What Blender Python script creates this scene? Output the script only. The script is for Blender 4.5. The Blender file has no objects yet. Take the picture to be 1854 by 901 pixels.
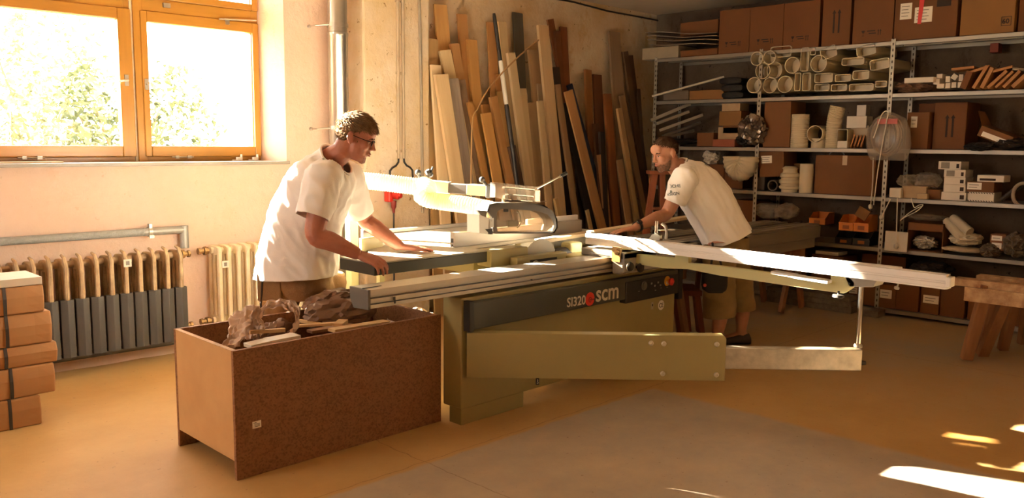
import bpy, bmesh, math, random
import numpy as np
from mathutils import Vector, Matrix, noise as mnoise
random.seed(11)
S = bpy.context.scene
COL = S.collection
# ---------------------------------------------------------------- camera model
IW, IH, FPX, HC = 1854, 901, 1526.0, 1.5
_p, _y, _r = math.radians(7.2), math.radians(45.0), math.radians(0.55)
FW = Vector((math.cos(_y)*math.cos(_p), math.sin(_y)*math.cos(_p), -math.sin(_p)))
_rt = Vector((math.sin(_y), -math.cos(_y), 0)); _up = _rt.cross(FW)
RT = math.cos(_r)*_rt + math.sin(_r)*_up
UP = -math.sin(_r)*_rt + math.cos(_r)*_up
CAM = Vector((0, 0, HC))
def ray(u, v): return FW*FPX + RT*(u-IW/2) - UP*(v-IH/2)
def PZ(u, v, z=0.0): d = ray(u, v); return CAM + d*((z-HC)/d.z)
def PX(u, v, x): d = ray(u, v); return CAM + d*(x/d.x)
def PY(u, v, y): d = ray(u, v); return CAM + d*(y/d.y)
def PW(u, v, w): d = ray(u, v); return CAM + d*(w*math.sqrt(2)/(d.x+d.y))   # w = horizontal distance along the view
cd = bpy.data.cameras.new('camera'); cam = bpy.data.objects.new('camera', cd); COL.objects.link(cam)
M = Matrix.Identity(4)
for i in range(3): M[i][0], M[i][1], M[i][2], M[i][3] = RT[i], UP[i], -FW[i], CAM[i]
cam.matrix_world = M
cd.sensor_width = 36; cd.lens = FPX*36/IW; cd.clip_start = 0.05; cd.clip_end = 200
S.camera = cam
# ---------------------------------------------------------------- materials
MATS = {}
def srgb(c):
    if isinstance(c, str):
        c = c.lstrip('#'); c = [int(c[i:i+2], 16)/255 for i in (0, 2, 4)]
    return tuple((x/12.92 if x <= .04045 else ((x+.055)/1.055)**2.4) for x in c)
def mat(name, color, rough=.6, metal=0.0, vary=.12, scale=8, bump=0.0, bscale=60, stretch=(1,1,1), color2=None, spec=.5, trans=0, alpha=1, sss=0):
    """procedural material: two noise octaves mix the base colour, optional bump"""
    if name in MATS: return MATS[name]
    m = bpy.data.materials.new(name); m.use_nodes = True
    nt = m.node_tree; b = nt.nodes['Principled BSDF']; N = nt.nodes.new; L = nt.links.new
    c = srgb(color); c2 = srgb(color2) if color2 else tuple(x*(1-vary) for x in c); c1 = c if color2 else tuple(min(1, x*(1+vary*.6)) for x in c)
    tc = N('ShaderNodeTexCoord'); mp = N('ShaderNodeMapping'); mp.inputs['Scale'].default_value = stretch
    L(tc.outputs['Object'], mp.inputs['Vector'])
    no = N('ShaderNodeTexNoise'); no.inputs['Scale'].default_value = scale; no.inputs['Detail'].default_value = 6; no.inputs['Roughness'].default_value = .6
    L(mp.outputs[0], no.inputs['Vector'])
    cr = N('ShaderNodeValToRGB'); cr.color_ramp.elements[0].position = .3; cr.color_ramp.elements[1].position = .7
    cr.color_ramp.elements[0].color = (*c2, 1); cr.color_ramp.elements[1].color = (*c1, 1)
    L(no.outputs['Fac'], cr.inputs['Fac']); L(cr.outputs['Color'], b.inputs['Base Color'])
    b.inputs['Roughness'].default_value = rough; b.inputs['Metallic'].default_value = metal
    b.inputs['Specular IOR Level'].default_value = spec
    if trans: b.inputs['Transmission Weight'].default_value = trans
    if alpha < 1: b.inputs['Alpha'].default_value = alpha
    if sss:
        b.inputs['Subsurface Weight'].default_value = sss; b.inputs['Subsurface Radius'].default_value = (.02, .008, .004); b.inputs['Subsurface Scale'].default_value = .5
    if bump:
        n2 = N('ShaderNodeTexNoise'); n2.inputs['Scale'].default_value = bscale; n2.inputs['Detail'].default_value = 5
        L(mp.outputs[0], n2.inputs['Vector'])
        bp = N('ShaderNodeBump'); bp.inputs['Strength'].default_value = bump; bp.inputs['Distance'].default_value = .01
        L(n2.outputs['Fac'], bp.inputs['Height']); L(bp.outputs[0], b.inputs['Normal'])
    MATS[name] = m
    return m
def wood(name, c1, c2, rough=.6, dens=14, axis=2):
    """wood grain running along the local axis"""
    if name in MATS: return MATS[name]
    st = [1, 1, 1]; st[axis] = .06
    m = mat(name, c1, rough, 0, color2=c2, scale=dens, bump=.15, bscale=dens*3, stretch=tuple(st))
    return m
# ---------------------------------------------------------------- mesh builder
class MB:
    def __init__(s): s.v = []; s.f = []
    def add(s, vs, fs):
        o = len(s.v); s.v += [Vector(v) for v in vs]; s.f += [tuple(i+o for i in f) for f in fs]; return s
    def box(s, a, b, mtx=None):
        x0, y0, z0 = a; x1, y1, z1 = b
        vs = [Vector(p) for p in ((x0,y0,z0),(x1,y0,z0),(x1,y1,z0),(x0,y1,z0),(x0,y0,z1),(x1,y0,z1),(x1,y1,z1),(x0,y1,z1))]
        if mtx: vs = [mtx @ v for v in vs]
        return s.add(vs, [(3,2,1,0),(4,5,6,7),(0,1,5,4),(1,2,6,5),(2,3,7,6),(3,0,4,7)])
    def cbox(s, c, size, mtx=None):
        h = Vector(size)/2; c = Vector(c)
        return s.box(c-h, c+h, mtx)
    def bar(s, p, q, w, h, up=(0,0,1)):
        """rectangular bar from p to q; w across, h along up"""
        p, q = Vector(p), Vector(q); d = (q-p).normalized(); up = Vector(up)
        sx = d.cross(up).normalized(); u = sx.cross(d).normalized()
        vs = []
        for c in (p, q):
            for a, b in ((-1,-1),(1,-1),(1,1),(-1,1)): vs.append(c + sx*(a*w/2) + u*(b*h/2))
        return s.add(vs, [(0,1,2,3),(7,6,5,4),(0,4,5,1),(1,5,6,2),(2,6,7,3),(3,7,4,0)])
    def ring(s, c, a, b, n=16, pw=2.0):
        out = []
        for i in range(n):
            t = 2*math.pi*i/n; ct, st = math.cos(t), math.sin(t)
            if pw != 2.0:
                ct = math.copysign(abs(ct)**(2/pw), ct); st = math.copysign(abs(st)**(2/pw), st)
            out.append(Vector(c) + Vector(a)*ct + Vector(b)*st)
        return out
    def loft(s, rings, cap=True, closed=False):
        n = len(rings[0]); o = len(s.v)
        for r in rings: s.v += [Vector(p) for p in r]
        m = len(rings)
        for k in range(m if closed else m-1):
            k2 = (k+1) % m
            for i in range(n):
                j = (i+1) % n
                s.f.append((o+k*n+i, o+k*n+j, o+k2*n+j, o+k2*n+i))
        if cap and not closed:
            s.f.append(tuple(o+i for i in reversed(range(n)))); s.f.append(tuple(o+(m-1)*n+i for i in range(n)))
        return s
    def tube(s, pts, r, n=10, cap=True, closed=False):
        pts = [Vector(p) for p in pts]; R = r if isinstance(r, (list, tuple)) else [r]*len(pts)
        rings = []; prev = None
        for i, p in enumerate(pts):
            if closed: d = pts[(i+1) % len(pts)] - pts[i-1]
            else: d = pts[min(i+1, len(pts)-1)] - pts[max(i-1, 0)]
            d.normalize()
            if prev is None:
                a = d.cross(Vector((0,0,1)))
                if a.length < .1: a = d.cross(Vector((1,0,0)))
            else: a = prev - d*prev.dot(d)
            a.normalize(); prev = a; b = d.cross(a)
            rings.append(s.ring(p, a*R[i], b*R[i], n))
        return s.loft(rings, cap, closed)
    def pipe(s, p, q, ro, ri, n=24):
        """hollow round tube"""
        p, q = Vector(p), Vector(q); d = (q-p).normalized(); a = d.cross(Vector((0,0,1)))
        if a.length < .1: a = d.cross(Vector((1,0,0)))
        a.normalize(); b = d.cross(a)
        return s.loft([s.ring(p,a*ro,b*ro,n), s.ring(q,a*ro,b*ro,n), s.ring(q,a*ri,b*ri,n), s.ring(p,a*ri,b*ri,n)], closed=True)
    def rpipe(s, p, q, a, b, t, n=24, pw=6):
        """hollow rounded-rectangular duct, a/b = half-axis vectors"""
        p, q, a, b = Vector(p), Vector(q), Vector(a), Vector(b)
        a2, b2 = a*(1-t/a.length), b*(1-t/b.length)
        return s.loft([s.ring(p,a,b,n,pw), s.ring(q,a,b,n,pw), s.ring(q,a2,b2,n,pw), s.ring(p,a2,b2,n,pw)], closed=True)
    def prism(s, poly, ext):
        """extrude a planar polygon (3-D points) by vector ext"""
        n = len(poly); o = len(s.v); ext = Vector(ext); poly = [Vector(p) for p in poly]
        s.v += poly + [p+ext for p in poly]
        s.f.append(tuple(o+i for i in range(n))); s.f.append(tuple(o+n+i for i in reversed(range(n))))
        for i in range(n):
            j = (i+1) % n; s.f.append((o+j, o+i, o+n+i, o+n+j))
        return s
    def frame(s, outer, inner, ext):
        """extruded ring between two polygons with equal point counts"""
        n = len(outer); o = len(s.v); ext = Vector(ext)
        for q in (outer, inner): s.v += [Vector(p) for p in q]
        for q in (outer, inner): s.v += [Vector(p)+ext for p in q]
        for i in range(n):
            j = (i+1) % n
            s.f += [(o+i,o+j,o+n+j,o+n+i), (o+2*n+j,o+2*n+i,o+3*n+i,o+3*n+j), (o+j,o+i,o+2*n+i,o+2*n+j), (o+n+i,o+n+j,o+3*n+j,o+3*n+i)]
        return s
    def lathe(s, prof, origin=(0,0,0), axis=(0,0,1), n=24, cap=True):
        """profile list of (r, h)"""
        o = Vector(origin); d = Vector(axis).normalized(); a = d.cross(Vector((0,0,1)))
        if a.length < .1: a = Vector((1,0,0))
        a.normalize(); b = d.cross(a)
        return s.loft([s.ring(o+d*h, a*r, b*r, n) for r, h in prof], cap)
    def ball(s, c, r, n=12, mtx=None):
        c = Vector(c); r = Vector((r,r,r)) if not isinstance(r, (tuple, list, Vector)) else Vector(r)
        rings = []
        for i in range(n//2+1):
            t = math.pi*i/(n//2); z = -math.cos(t); rr = max(math.sin(t), 1e-3)
            ring = []
            for k in range(n):
                p = Vector((r.x*rr*math.cos(2*math.pi*k/n), r.y*rr*math.sin(2*math.pi*k/n), r.z*z))
                ring.append(c + (mtx @ p if mtx else p))
            rings.append(ring)
        return s.loft(rings)
    def mesh(s, name, off=Vector((0,0,0))):
        me = bpy.data.meshes.new(name)
        me.from_pydata([tuple(v-off) for v in s.v], [], s.f); me.update()
        bm = bmesh.new(); bm.from_mesh(me); bmesh.ops.recalc_face_normals(bm, faces=bm.faces); bm.to_mesh(me); bm.free()
        return me
    def build(s, name, m, parent=None, smooth=False, bevel=0, seg=2, label=None, origin=None):
        off = Vector((0,0,0))
        if parent is not None:
            q = parent
            while q is not None: off = off + q.location; q = q.parent
        if origin is not None: loc = Vector(origin) - off; off = Vector(origin)
        else: loc = None
        me = s.mesh(name, off); me.materials.append(m)
        o = bpy.data.objects.new(name, me); COL.objects.link(o)
        if loc is not None: o.location = loc
        if parent is not None: o.parent = parent
        if smooth: shade(me, 40)
        if bevel:
            bv = o.modifiers.new('bevel', 'BEVEL'); bv.width = bevel; bv.segments = seg; bv.limit_method = 'ANGLE'; bv.angle_limit = math.radians(35)
        if label: o['label'] = label
        return o
def shade(me, ang=40):
    for p in me.polygons: p.use_smooth = True
    try: me.set_sharp_from_angle(angle=math.radians(ang))
    except Exception: pass
def thing(name, label, cat, loc=(0,0,0), group=None):
    o = bpy.data.objects.new(name, None); COL.objects.link(o); o.location = loc; o.empty_display_size = .05
    return tag(o, label, cat, group)
def tag(o, label, cat, group=None, kind=None):
    if label: o['label'] = label
    if cat: o['category'] = cat
    if group: o['group'] = group
    if kind: o['kind'] = kind
    return o
def struct(o): o['kind'] = 'structure'; return o
def rotz(a): return Matrix.Rotation(a, 4, 'Z')
def text_mesh(body, size, origin, xdir, updir, m, name, parent, depth=.002, align='LEFT', bold=0.0):
    """lettering as thin extruded mesh lying on a surface"""
    cu = bpy.data.curves.new(name, 'FONT'); cu.body = body; cu.size = size; cu.align_x = align; cu.extrude = depth/2; cu.offset = bold
    cu.resolution_u = 3
    tmp = bpy.data.objects.new('tmp', cu); COL.objects.link(tmp)
    dg = bpy.context.evaluated_depsgraph_get(); me = bpy.data.meshes.new_from_object(tmp.evaluated_get(dg))
    bpy.data.objects.remove(tmp); bpy.data.curves.remove(cu)
    x = Vector(xdir).normalized(); z = x.cross(Vector(updir)).normalized(); y = z.cross(x)
    mt = Matrix.Identity(4)
    for i in range(3): mt[i][0], mt[i][1], mt[i][2], mt[i][3] = x[i], y[i], z[i], Vector(origin)[i]
    off = Vector((0,0,0)); q = parent
    while q is not None: off = off + q.location; q = q.parent
    me.transform(Matrix.Translation(-off) @ mt)
    me.name = name; me.materials.clear(); me.materials.append(m)
    o = bpy.data.objects.new(name, me); COL.objects.link(o); o.parent = parent
    return o
SKY, SUN, EXPO = 10.0, 190.0, 0.85
# ---------------------------------------------------------------- setting
YW, YF, XB, ZC = 5.85, 6.10, 8.16, 2.96           # window wall, window frame plane, shelf wall, ceiling
XL, YN = -2.2, -2.6                               # unseen sides of the workshop
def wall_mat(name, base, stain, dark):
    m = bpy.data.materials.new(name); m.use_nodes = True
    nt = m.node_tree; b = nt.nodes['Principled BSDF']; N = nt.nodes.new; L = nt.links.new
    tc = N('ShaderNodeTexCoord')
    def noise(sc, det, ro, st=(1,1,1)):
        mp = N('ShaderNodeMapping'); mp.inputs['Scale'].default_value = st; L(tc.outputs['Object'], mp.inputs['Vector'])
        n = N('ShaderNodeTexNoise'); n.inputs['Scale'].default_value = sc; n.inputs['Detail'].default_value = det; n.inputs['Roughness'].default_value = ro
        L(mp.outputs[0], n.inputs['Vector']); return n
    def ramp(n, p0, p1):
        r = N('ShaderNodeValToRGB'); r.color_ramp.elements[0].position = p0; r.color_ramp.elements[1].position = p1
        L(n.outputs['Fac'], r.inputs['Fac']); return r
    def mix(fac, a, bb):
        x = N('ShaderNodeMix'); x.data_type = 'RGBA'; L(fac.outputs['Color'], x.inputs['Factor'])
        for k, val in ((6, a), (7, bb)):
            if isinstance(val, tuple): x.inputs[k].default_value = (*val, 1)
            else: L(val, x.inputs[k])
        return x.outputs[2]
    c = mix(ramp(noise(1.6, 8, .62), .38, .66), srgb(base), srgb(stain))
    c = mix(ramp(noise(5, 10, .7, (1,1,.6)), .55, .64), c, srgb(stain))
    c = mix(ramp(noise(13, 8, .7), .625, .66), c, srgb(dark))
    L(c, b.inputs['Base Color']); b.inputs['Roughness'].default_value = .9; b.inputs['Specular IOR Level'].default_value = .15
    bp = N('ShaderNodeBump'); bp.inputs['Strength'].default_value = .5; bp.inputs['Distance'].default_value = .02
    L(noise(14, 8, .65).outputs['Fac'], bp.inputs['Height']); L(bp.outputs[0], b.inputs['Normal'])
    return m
M_wall = wall_mat('plaster_cream', '#e6d6c2', '#d8bf96', '#9a7a50')
M_wallclean = wall_mat('plaster_smooth', '#e8cfc0', '#e4c8b4', '#d8bfa8')
M_wallrough = wall_mat('plaster_rough', '#e6d6bc', '#d4b488', '#8a6a44')
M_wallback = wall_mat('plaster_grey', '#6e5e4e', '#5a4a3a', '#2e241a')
M_ceil = mat('ceiling_paint', '#cdbca6', .9, vary=.05)
# floor : ochre screed with a grey painted field
def floor_mat():
    m = bpy.data.materials.new('ochre_screed'); m.use_nodes = True
    nt = m.node_tree; b = nt.nodes['Principled BSDF']; N = nt.nodes.new; L = nt.links.new
    tc = N('ShaderNodeTexCoord'); sep = N('ShaderNodeSeparateXYZ'); L(tc.outputs['Object'], sep.inputs[0])
    def noise(sc, det=6, ro=.6):
        n = N('ShaderNodeTexNoise'); n.inputs['Scale'].default_value = sc; n.inputs['Detail'].default_value = det; n.inputs['Roughness'].default_value = ro
        L(tc.outputs['Object'], n.inputs['Vector']); return n
    def math_(op, a, bb, clamp=False):
        x = N('ShaderNodeMath'); x.operation = op; x.use_clamp = clamp
        for k, val in ((0, a), (1, bb)):
            if isinstance(val, (int, float)): x.inputs[k].default_value = val
            else: L(val, x.inputs[k])
        return x.outputs[0]
    def mix(f, a, bb):
        x = N('ShaderNodeMix'); x.data_type = 'RGBA'; L(f, x.inputs['Factor'])
        for k, val in ((6, a), (7, bb)):
            if isinstance(val, tuple): x.inputs[k].default_value = (*val, 1)
            else: L(val, x.inputs[k])
        return x.outputs[2]
    wob = math_('MULTIPLY', math_('SUBTRACT', noise(9).outputs['Fac'], .5), .05)
    X = math_('ADD', sep.outputs['X'], wob); Y = math_('ADD', sep.outputs['Y'], wob)
    fx = math_('MULTIPLY', math_('SUBTRACT', 4.23, X), 18, True); fy = math_('MULTIPLY', math_('SUBTRACT', 2.97, Y), 40, True)
    field = math_('MULTIPLY', fx, fy, True)
    r = N('ShaderNodeValToRGB'); r.color_ramp.elements[0].position = .3; r.color_ramp.elements[1].position = .7
    r.color_ramp.elements[0].color = (*srgb('#b08c56'), 1); r.color_ramp.elements[1].color = (*srgb('#be9a64'), 1)
    L(noise(2.2, 8, .65).outputs['Fac'], r.inputs['Fac'])
    g = N('ShaderNodeValToRGB'); g.color_ramp.elements[0].position = .3; g.color_ramp.elements[1].position = .72
    g.color_ramp.elements[0].color = (*srgb('#a09282'), 1); g.color_ramp.elements[1].color = (*srgb('#b6a28a'), 1)
    L(noise(3.1, 9, .7).outputs['Fac'], g.inputs['Fac'])
    # worn grey-brown paint towards the shelves
    w = N('ShaderNodeValToRGB'); w.color_ramp.elements[0].position = .42; w.color_ramp.elements[1].position = .62
    L(noise(1.1, 9, .7).outputs['Fac'], w.inputs['Fac'])
    far = math_('MULTIPLY', math_('SUBTRACT', sep.outputs['X'], 4.6), .55, True)
    ochre = mix(math_('MULTIPLY', math_('ADD', math_('MULTIPLY', w.outputs['Color'], .45), .50), far), r.outputs['Color'], srgb('#9c8e7c'))
    c = mix(field, ochre, g.outputs['Color'])
    # dark joints between the screed panels
    def joint(src, pos, wd):
        d = math_('ABSOLUTE', math_('SUBTRACT', src, pos), 0)
        return math_('SUBTRACT', 1, math_('MULTIPLY', d, 1/wd), True)
    j = math_('MAXIMUM', joint(X, 2.42, .004), math_('MAXIMUM', joint(Y, 2.99, .004), joint(Y, 2.60, .0)if False else joint(X, 6.2, .004)))
    sp = N('ShaderNodeValToRGB'); sp.color_ramp.elements[0].position = .665; sp.color_ramp.elements[1].position = .70
    L(noise(34, 4, .6).outputs['Fac'], sp.inputs['Fac'])
    c = mix(math_('MULTIPLY', j, .55), c, srgb('#5a3c20'))
    c = mix(math_('MULTIPLY', sp.outputs['Color'], .5), c, srgb('#6a5038'))
    L(c, b.inputs['Base Color']); b.inputs['Roughness'].default_value = .55; b.inputs['Specular IOR Level'].default_value = .3
    bp = N('ShaderNodeBump'); bp.inputs['Strength'].default_value = .15; bp.inputs['Distance'].default_value = .01
    L(noise(20, 8).outputs['Fac'], bp.inputs['Height']); L(bp.outputs[0], b.inputs['Normal'])
    return m
struct(MB().box((XL-.2, YN-.2, -.2), (XB+.3, YF+.4, 0)).build('floor', floor_mat()))
struct(MB().box((XL-.2, YN-.2, ZC), (XB+.3, YF+.4, ZC+.2)).build('ceiling', M_ceil))
# window wall with its opening
WX0, WX1, WZ0, WZ1 = 1.35, 3.305, 1.335, 2.93
w = MB()
w.box((XL-.2, YW, 0), (WX0, YF+.3, ZC)); w.prism([(3.385,YW,0),(4.0,YW,0),(4.0,YF+.3,0),(WX1,YF+.3,0),(WX1,YF,0)], (0,0,ZC))
w.box((WX0, YW, 0), (3.385, YF+.3, WZ0)); w.box((WX0, YW, WZ1), (3.385, YF+.3, ZC))
struct(w.build('wall_left', M_wallclean))
struct(MB().box((4.0, YW, 0), (XB+.3, YF+.3, ZC)).build('wall_left', M_wallrough))
struct(MB().box((3.935, 5.60, 0), (4.60, YW, ZC)).build('trim_1', M_wall, bevel=.015))
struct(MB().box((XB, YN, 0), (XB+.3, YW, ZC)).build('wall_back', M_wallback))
w = MB()   # wall behind the camera on the left, with the workshop's other long window
w.box((XL-.2, YN, 0), (XL, 4.0, ZC)); w.box((XL-.2, 5.3, 0), (XL, YW, ZC)); w.box((XL-.2, 4.0, 0), (XL, 5.3, .95)); w.box((XL-.2, 4.0, 2.60), (XL, 5.3, ZC))
struct(w.build('wall_front', M_wall))
struct(MB().box((XL-.2, YN-.2, 0), (XB+.3, YN, ZC)).build('wall_right', M_wall))
# rough plaster fillet at the foot of the window wall
f_ = MB(); n = 46; rr = []
for i in range(n):
    x = -.5+i*.1; d = .03+.05*abs(mnoise.noise((x*2.3, 3, 0))); hh = .05+.03*mnoise.noise((x*3.1, 7, 0))
    rr.append([(x,YW+.002,0),(x,YW-d,0),(x,YW-d*.6,hh*.5),(x,YW-d*.3,hh),(x,YW+.002,hh*1.3)])
f_.loft(rr); struct(f_.build('baseboard_left', M_wallclean, smooth=True))
# ---- window : orange varnished frame, two big sashes below a transom
M_var = wood('varnished_pine', '#b07e30', '#92621c', .35, 10, 0)
M_varV = wood('varnished_pine_upright', '#b07e30', '#92621c', .35, 10, 2)
M_glass = bpy.data.materials.new('window_glass'); M_glass.use_nodes = True
_nt = M_glass.node_tree; _nt.nodes.remove(_nt.nodes['Principled BSDF'])
_t = _nt.nodes.new('ShaderNodeBsdfTransparent'); _g = _nt.nodes.new('ShaderNodeBsdfGlossy'); _g.inputs['Roughness'].default_value = .02
_mx = _nt.nodes.new('ShaderNodeMixShader'); _mx.inputs[0].default_value = .05; _t.inputs[0].default_value = (.97,.97,.95,1)
_nt.links.new(_t.outputs[0], _mx.inputs[1]); _nt.links.new(_g.outputs[0], _mx.inputs[2]); _nt.links.new(_mx.outputs[0], _nt.nodes['Material Output'].inputs['Surface'])
M_steel = mat('galvanised_steel', '#b9b2a8', .38, .85, vary=.15, scale=6)
M_dark = mat('dark_plastic', '#26211d', .5, vary=.2)
M_whitep = mat('white_plastic', '#ddd8cf', .4, vary=.04)
win = struct(thing('window_1', None, None, (2.36, YF, WZ0)))
d0, d1 = YF, YF+.09
fr = MB()
fr.box((WX0, d0, WZ0), (WX0+.07, d1, WZ1)); fr.box((WX1-.06, d0, WZ0), (WX1, d1, WZ1))
fr.box((2.30, d0+.01, WZ0), (2.345, d1, WZ1)); fr.box((2.362, d0-.01, WZ0), (2.425, d1, WZ1))
fr.build('window_frame', M_varV, win, bevel=.004)
fr = MB()
for a, b in ((WX0+.07, 2.30), (2.425, WX1-.06)):
    fr.box((a, d0, WZ0), (b, d1, WZ0+.04)); fr.box((a, d0, WZ1-.05), (b, d1, WZ1)); fr.box((a, d0-.005, 2.385), (b, d1, 2.475))
fr.build('window_frame', M_var, win, bevel=.004)
MB().box((2.345, d0+.005, WZ0), (2.362, d0+.03, WZ1)).build('gap_filler', mat('old_filler', '#e8dcc0', .8, vary=.2, scale=20), win)
def sash(x0, x1, z0, z1, nm, hinge):
    s_ = MB(); y0, y1 = YF-.022, YF+.045; t = .075 if z1-z0 > .6 else .05
    tl, tr = (t, .09) if x0 < 2 else (.045, .05)
    s_.box((x0, y0, z0), (x0+tl, y1, z1)); s_.box((x1-tr, y0, z0), (x1, y1, z1))
    o = s_.build('sash', M_varV, win, bevel=.006)
    s2 = MB(); s2.box((x0+tl, y0, z0), (x1-tr, y1, z0+t)); s2.box((x0+tl, y0, z1-t), (x1-tr, y1, z1)); s2.build('sash_rail', M_var, o, bevel=.006)
    MB().box((x0+tl-.005, YF+.012, z0+t-.005), (x1-tr+.005, YF+.018, z1-t+.005)).build('glass_pane', M_glass, o)
    return o
for a, b, hx in ((WX0+.06, 2.343, 2.295), (2.408, WX1-.005, 2.43)):
    so = sash(a, b, 1.375, 2.385, 's', 0)
    hz = 1.90 if hx < 2.4 else 1.88
    h = MB(); h.cbox((hx, YF-.026, hz), (.026, .008, .075))
    if hx < 2.4: h.tube([(hx,YF-.03,hz),(hx,YF-.055,hz),(hx-.02,YF-.06,hz-.004),(hx-.06,YF-.05,hz-.012)], .007, 8)
    else: h.lathe([(.006,0),(.006,.012),(.003,.014)], (hx,YF-.03,hz), (0,-1,0), 10)
    h.build('window_handle', M_steel, so, smooth=True)
    for px in (.18, .55):
        l = MB(); l.tube([(a+px,YF-.03,1.372),(a+px+.16,YF-.03,1.372)], .005, 6); l.cbox((a+px+.04,YF-.028,1.372), (.025,.012,.02)); l.cbox((a+px+.13,YF-.028,1.372), (.03,.012,.02))
        if px < .3: l.build('casement_stay', M_steel, so)
    sash(a, b, 2.475, WZ1-.03, 't', 0)
l = MB(); l.cbox((2.60, YF-.01, 2.44), (.05,.02,.03)); l.cbox((3.05, YF-.012, 2.375), (.035,.02,.045)); l.tube([(2.98,YF-.03,2.385),(3.28,YF-.03,2.405)], .006, 6)
l.build('transom_latch', M_steel, win)
M_sill = mat('sill_grey', '#8d8378', .5, vary=.1)
struct(MB().box((WX0-.15, YW-.035, 1.318), (3.395, YF, 1.342)).build('trim_2', M_sill, bevel=.004))
tag(MB().box((1.40, YW+.02, 1.342), (1.80, YW+.07, 1.352)).build('slat', wood('slat_pine', '#dcc49a', '#c9a878', .6, 12, 0), bevel=.002), 'thin pale wooden slat lying on the window sill', 'slat')
for k, (u, v, nm, lb) in enumerate(((433,285,'bracket','small white bracket lying on the sill near the right end, left of two'), (462,284,'bracket','small white bracket in the right corner of the sill'))):
    p = PY(u, v, YF-.06); m_ = MB(); m_.cbox((p.x, p.y, 1.356), (.04,.03,.028)); m_.cbox((p.x+.018, p.y, 1.366), (.006,.03,.048)); m_.cbox((p.x-.03, p.y, 1.346), (.05,.02,.008))
    tag(m_.build(nm, M_whitep, bevel=.002), lb, 'bracket')
win2 = struct(thing('window_2', None, None, (XL-.1, 4.65, .95)))
fr = MB()
for y in (4.0, 4.6, 5.23): fr.box((XL-.14, y, .95), (XL-.06, y+.07, 2.60))
fr.build('window_frame', M_varV, win2, bevel=.004)
fr = MB(); fr.box((XL-.14, 4.07, .95), (XL-.06, 5.23, 1.02)); fr.box((XL-.14, 4.07, 2.53), (XL-.06, 5.23, 2.60)); fr.build('window_frame', M_var, win2)
MB().box((XL-.103, 4.07, 1.02), (XL-.097, 5.23, 2.53)).build('glass_pane', M_glass, win2)
# ---- services on the wall
flue = thing('flue_pipe', 'shiny galvanised flue pipe running up the wall beside the pier', 'pipe', (3.765, 5.70, 0))
r_ = .077
MB().lathe([(r_,.0),(r_,2.30),(r_*1.05,2.305),(r_*1.05,2.33),(r_*.985,2.335),(r_*.985,ZC)], (3.765,5.70,0), (0,0,1), 32).build('pipe', mat('zinc_tube', '#c2bcb2', .3, .9, vary=.2, scale=3, stretch=(1,1,.2)), flue, smooth=True)
for z in (2.385, 1.60):
    c = MB(); c.lathe([(r_*1.0,-.015),(r_*1.07,-.015),(r_*1.07,.015),(r_*1.0,.015)], (3.765,5.70,z), (0,0,1), 28); c.tube([(3.69,5.70,z),(3.60,5.75,z-.01),(3.60,YW-.001,z-.01)], .006, 8); c.lathe([(.014,0),(.012,.02),(.0,.025)], (3.60,YW,z-.01), (0,-1,0), 10)
    c.build('pipe_clamp', M_steel, flue, smooth=True)
c = MB(); c.lathe([(r_*1.0,-.012),(r_*1.09,-.012),(r_*1.09,.012),(r_*1.0,.012)], (3.765,5.70,2.62), (0,0,1), 28); c.cbox((3.83,5.66,2.62), (.05,.02,.03)); c.build('pipe_clamp', M_steel, flue)
M_cond = mat('painted_conduit', '#b5a288', .55, vary=.12)
PYc = 5.585
pA, pB = PY(722, 280, PYc), PY(731, 280, PYc)
for i, (p, dr, lb) in enumerate(((pA,-1,'left of two thin painted conduits on the pier, bent left at its foot'), (pB,1,'right of two thin painted conduits on the pier, bent right at its foot'))):
    c = MB(); z0 = p.z-.03
    c.tube([(p.x,PYc,ZC),(p.x,PYc,z0)], .013, 10)
    o = tag(c.build('conduit', M_cond, smooth=True), lb, 'conduit', 'conduits on the pier')
    b_ = MB(); b_.tube([(p.x,PYc,z0+.02),(p.x+dr*.004,PYc,z0-.03),(p.x+dr*.03,PYc,z0-.06),(p.x+dr*.065,PYc,z0-.075),(p.x+dr*.09,PYc,z0-.10),(p.x+dr*.095,PYc,z0-.17)], .0085, 8)
    b_.build('bent_end', M_dark, o, smooth=True)
    for z in (2.62, 2.05, 1.42): MB().cbox((p.x,PYc+.006,z), (.035,.016,.02)).build('clip', M_cond, o)
pC = PY(763, 200, 5.585)
c = MB(); c.tube([(pC.x-.025,PYc,ZC),(pC.x-.01,PYc,2.3),(pC.x,PYc,1.9),(pC.x+.01,PYc,.9)], .012, 8)
tag(c.build('cable', mat('grey_cable', '#9a8c7a', .6)), 'grey cable running down the right edge of the pier', 'cable')
cb = []
for u, v in ((990,-5),(1040,4),(1100,20),(1160,31),(1215,42)): cb.append(PY(u, v, YW-.015))
c = MB(); c.tube(cb, .009, 8); tag(c.build('cable', M_dark, smooth=True), 'dark cable along the top of the plank wall under the ceiling', 'cable')
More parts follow.
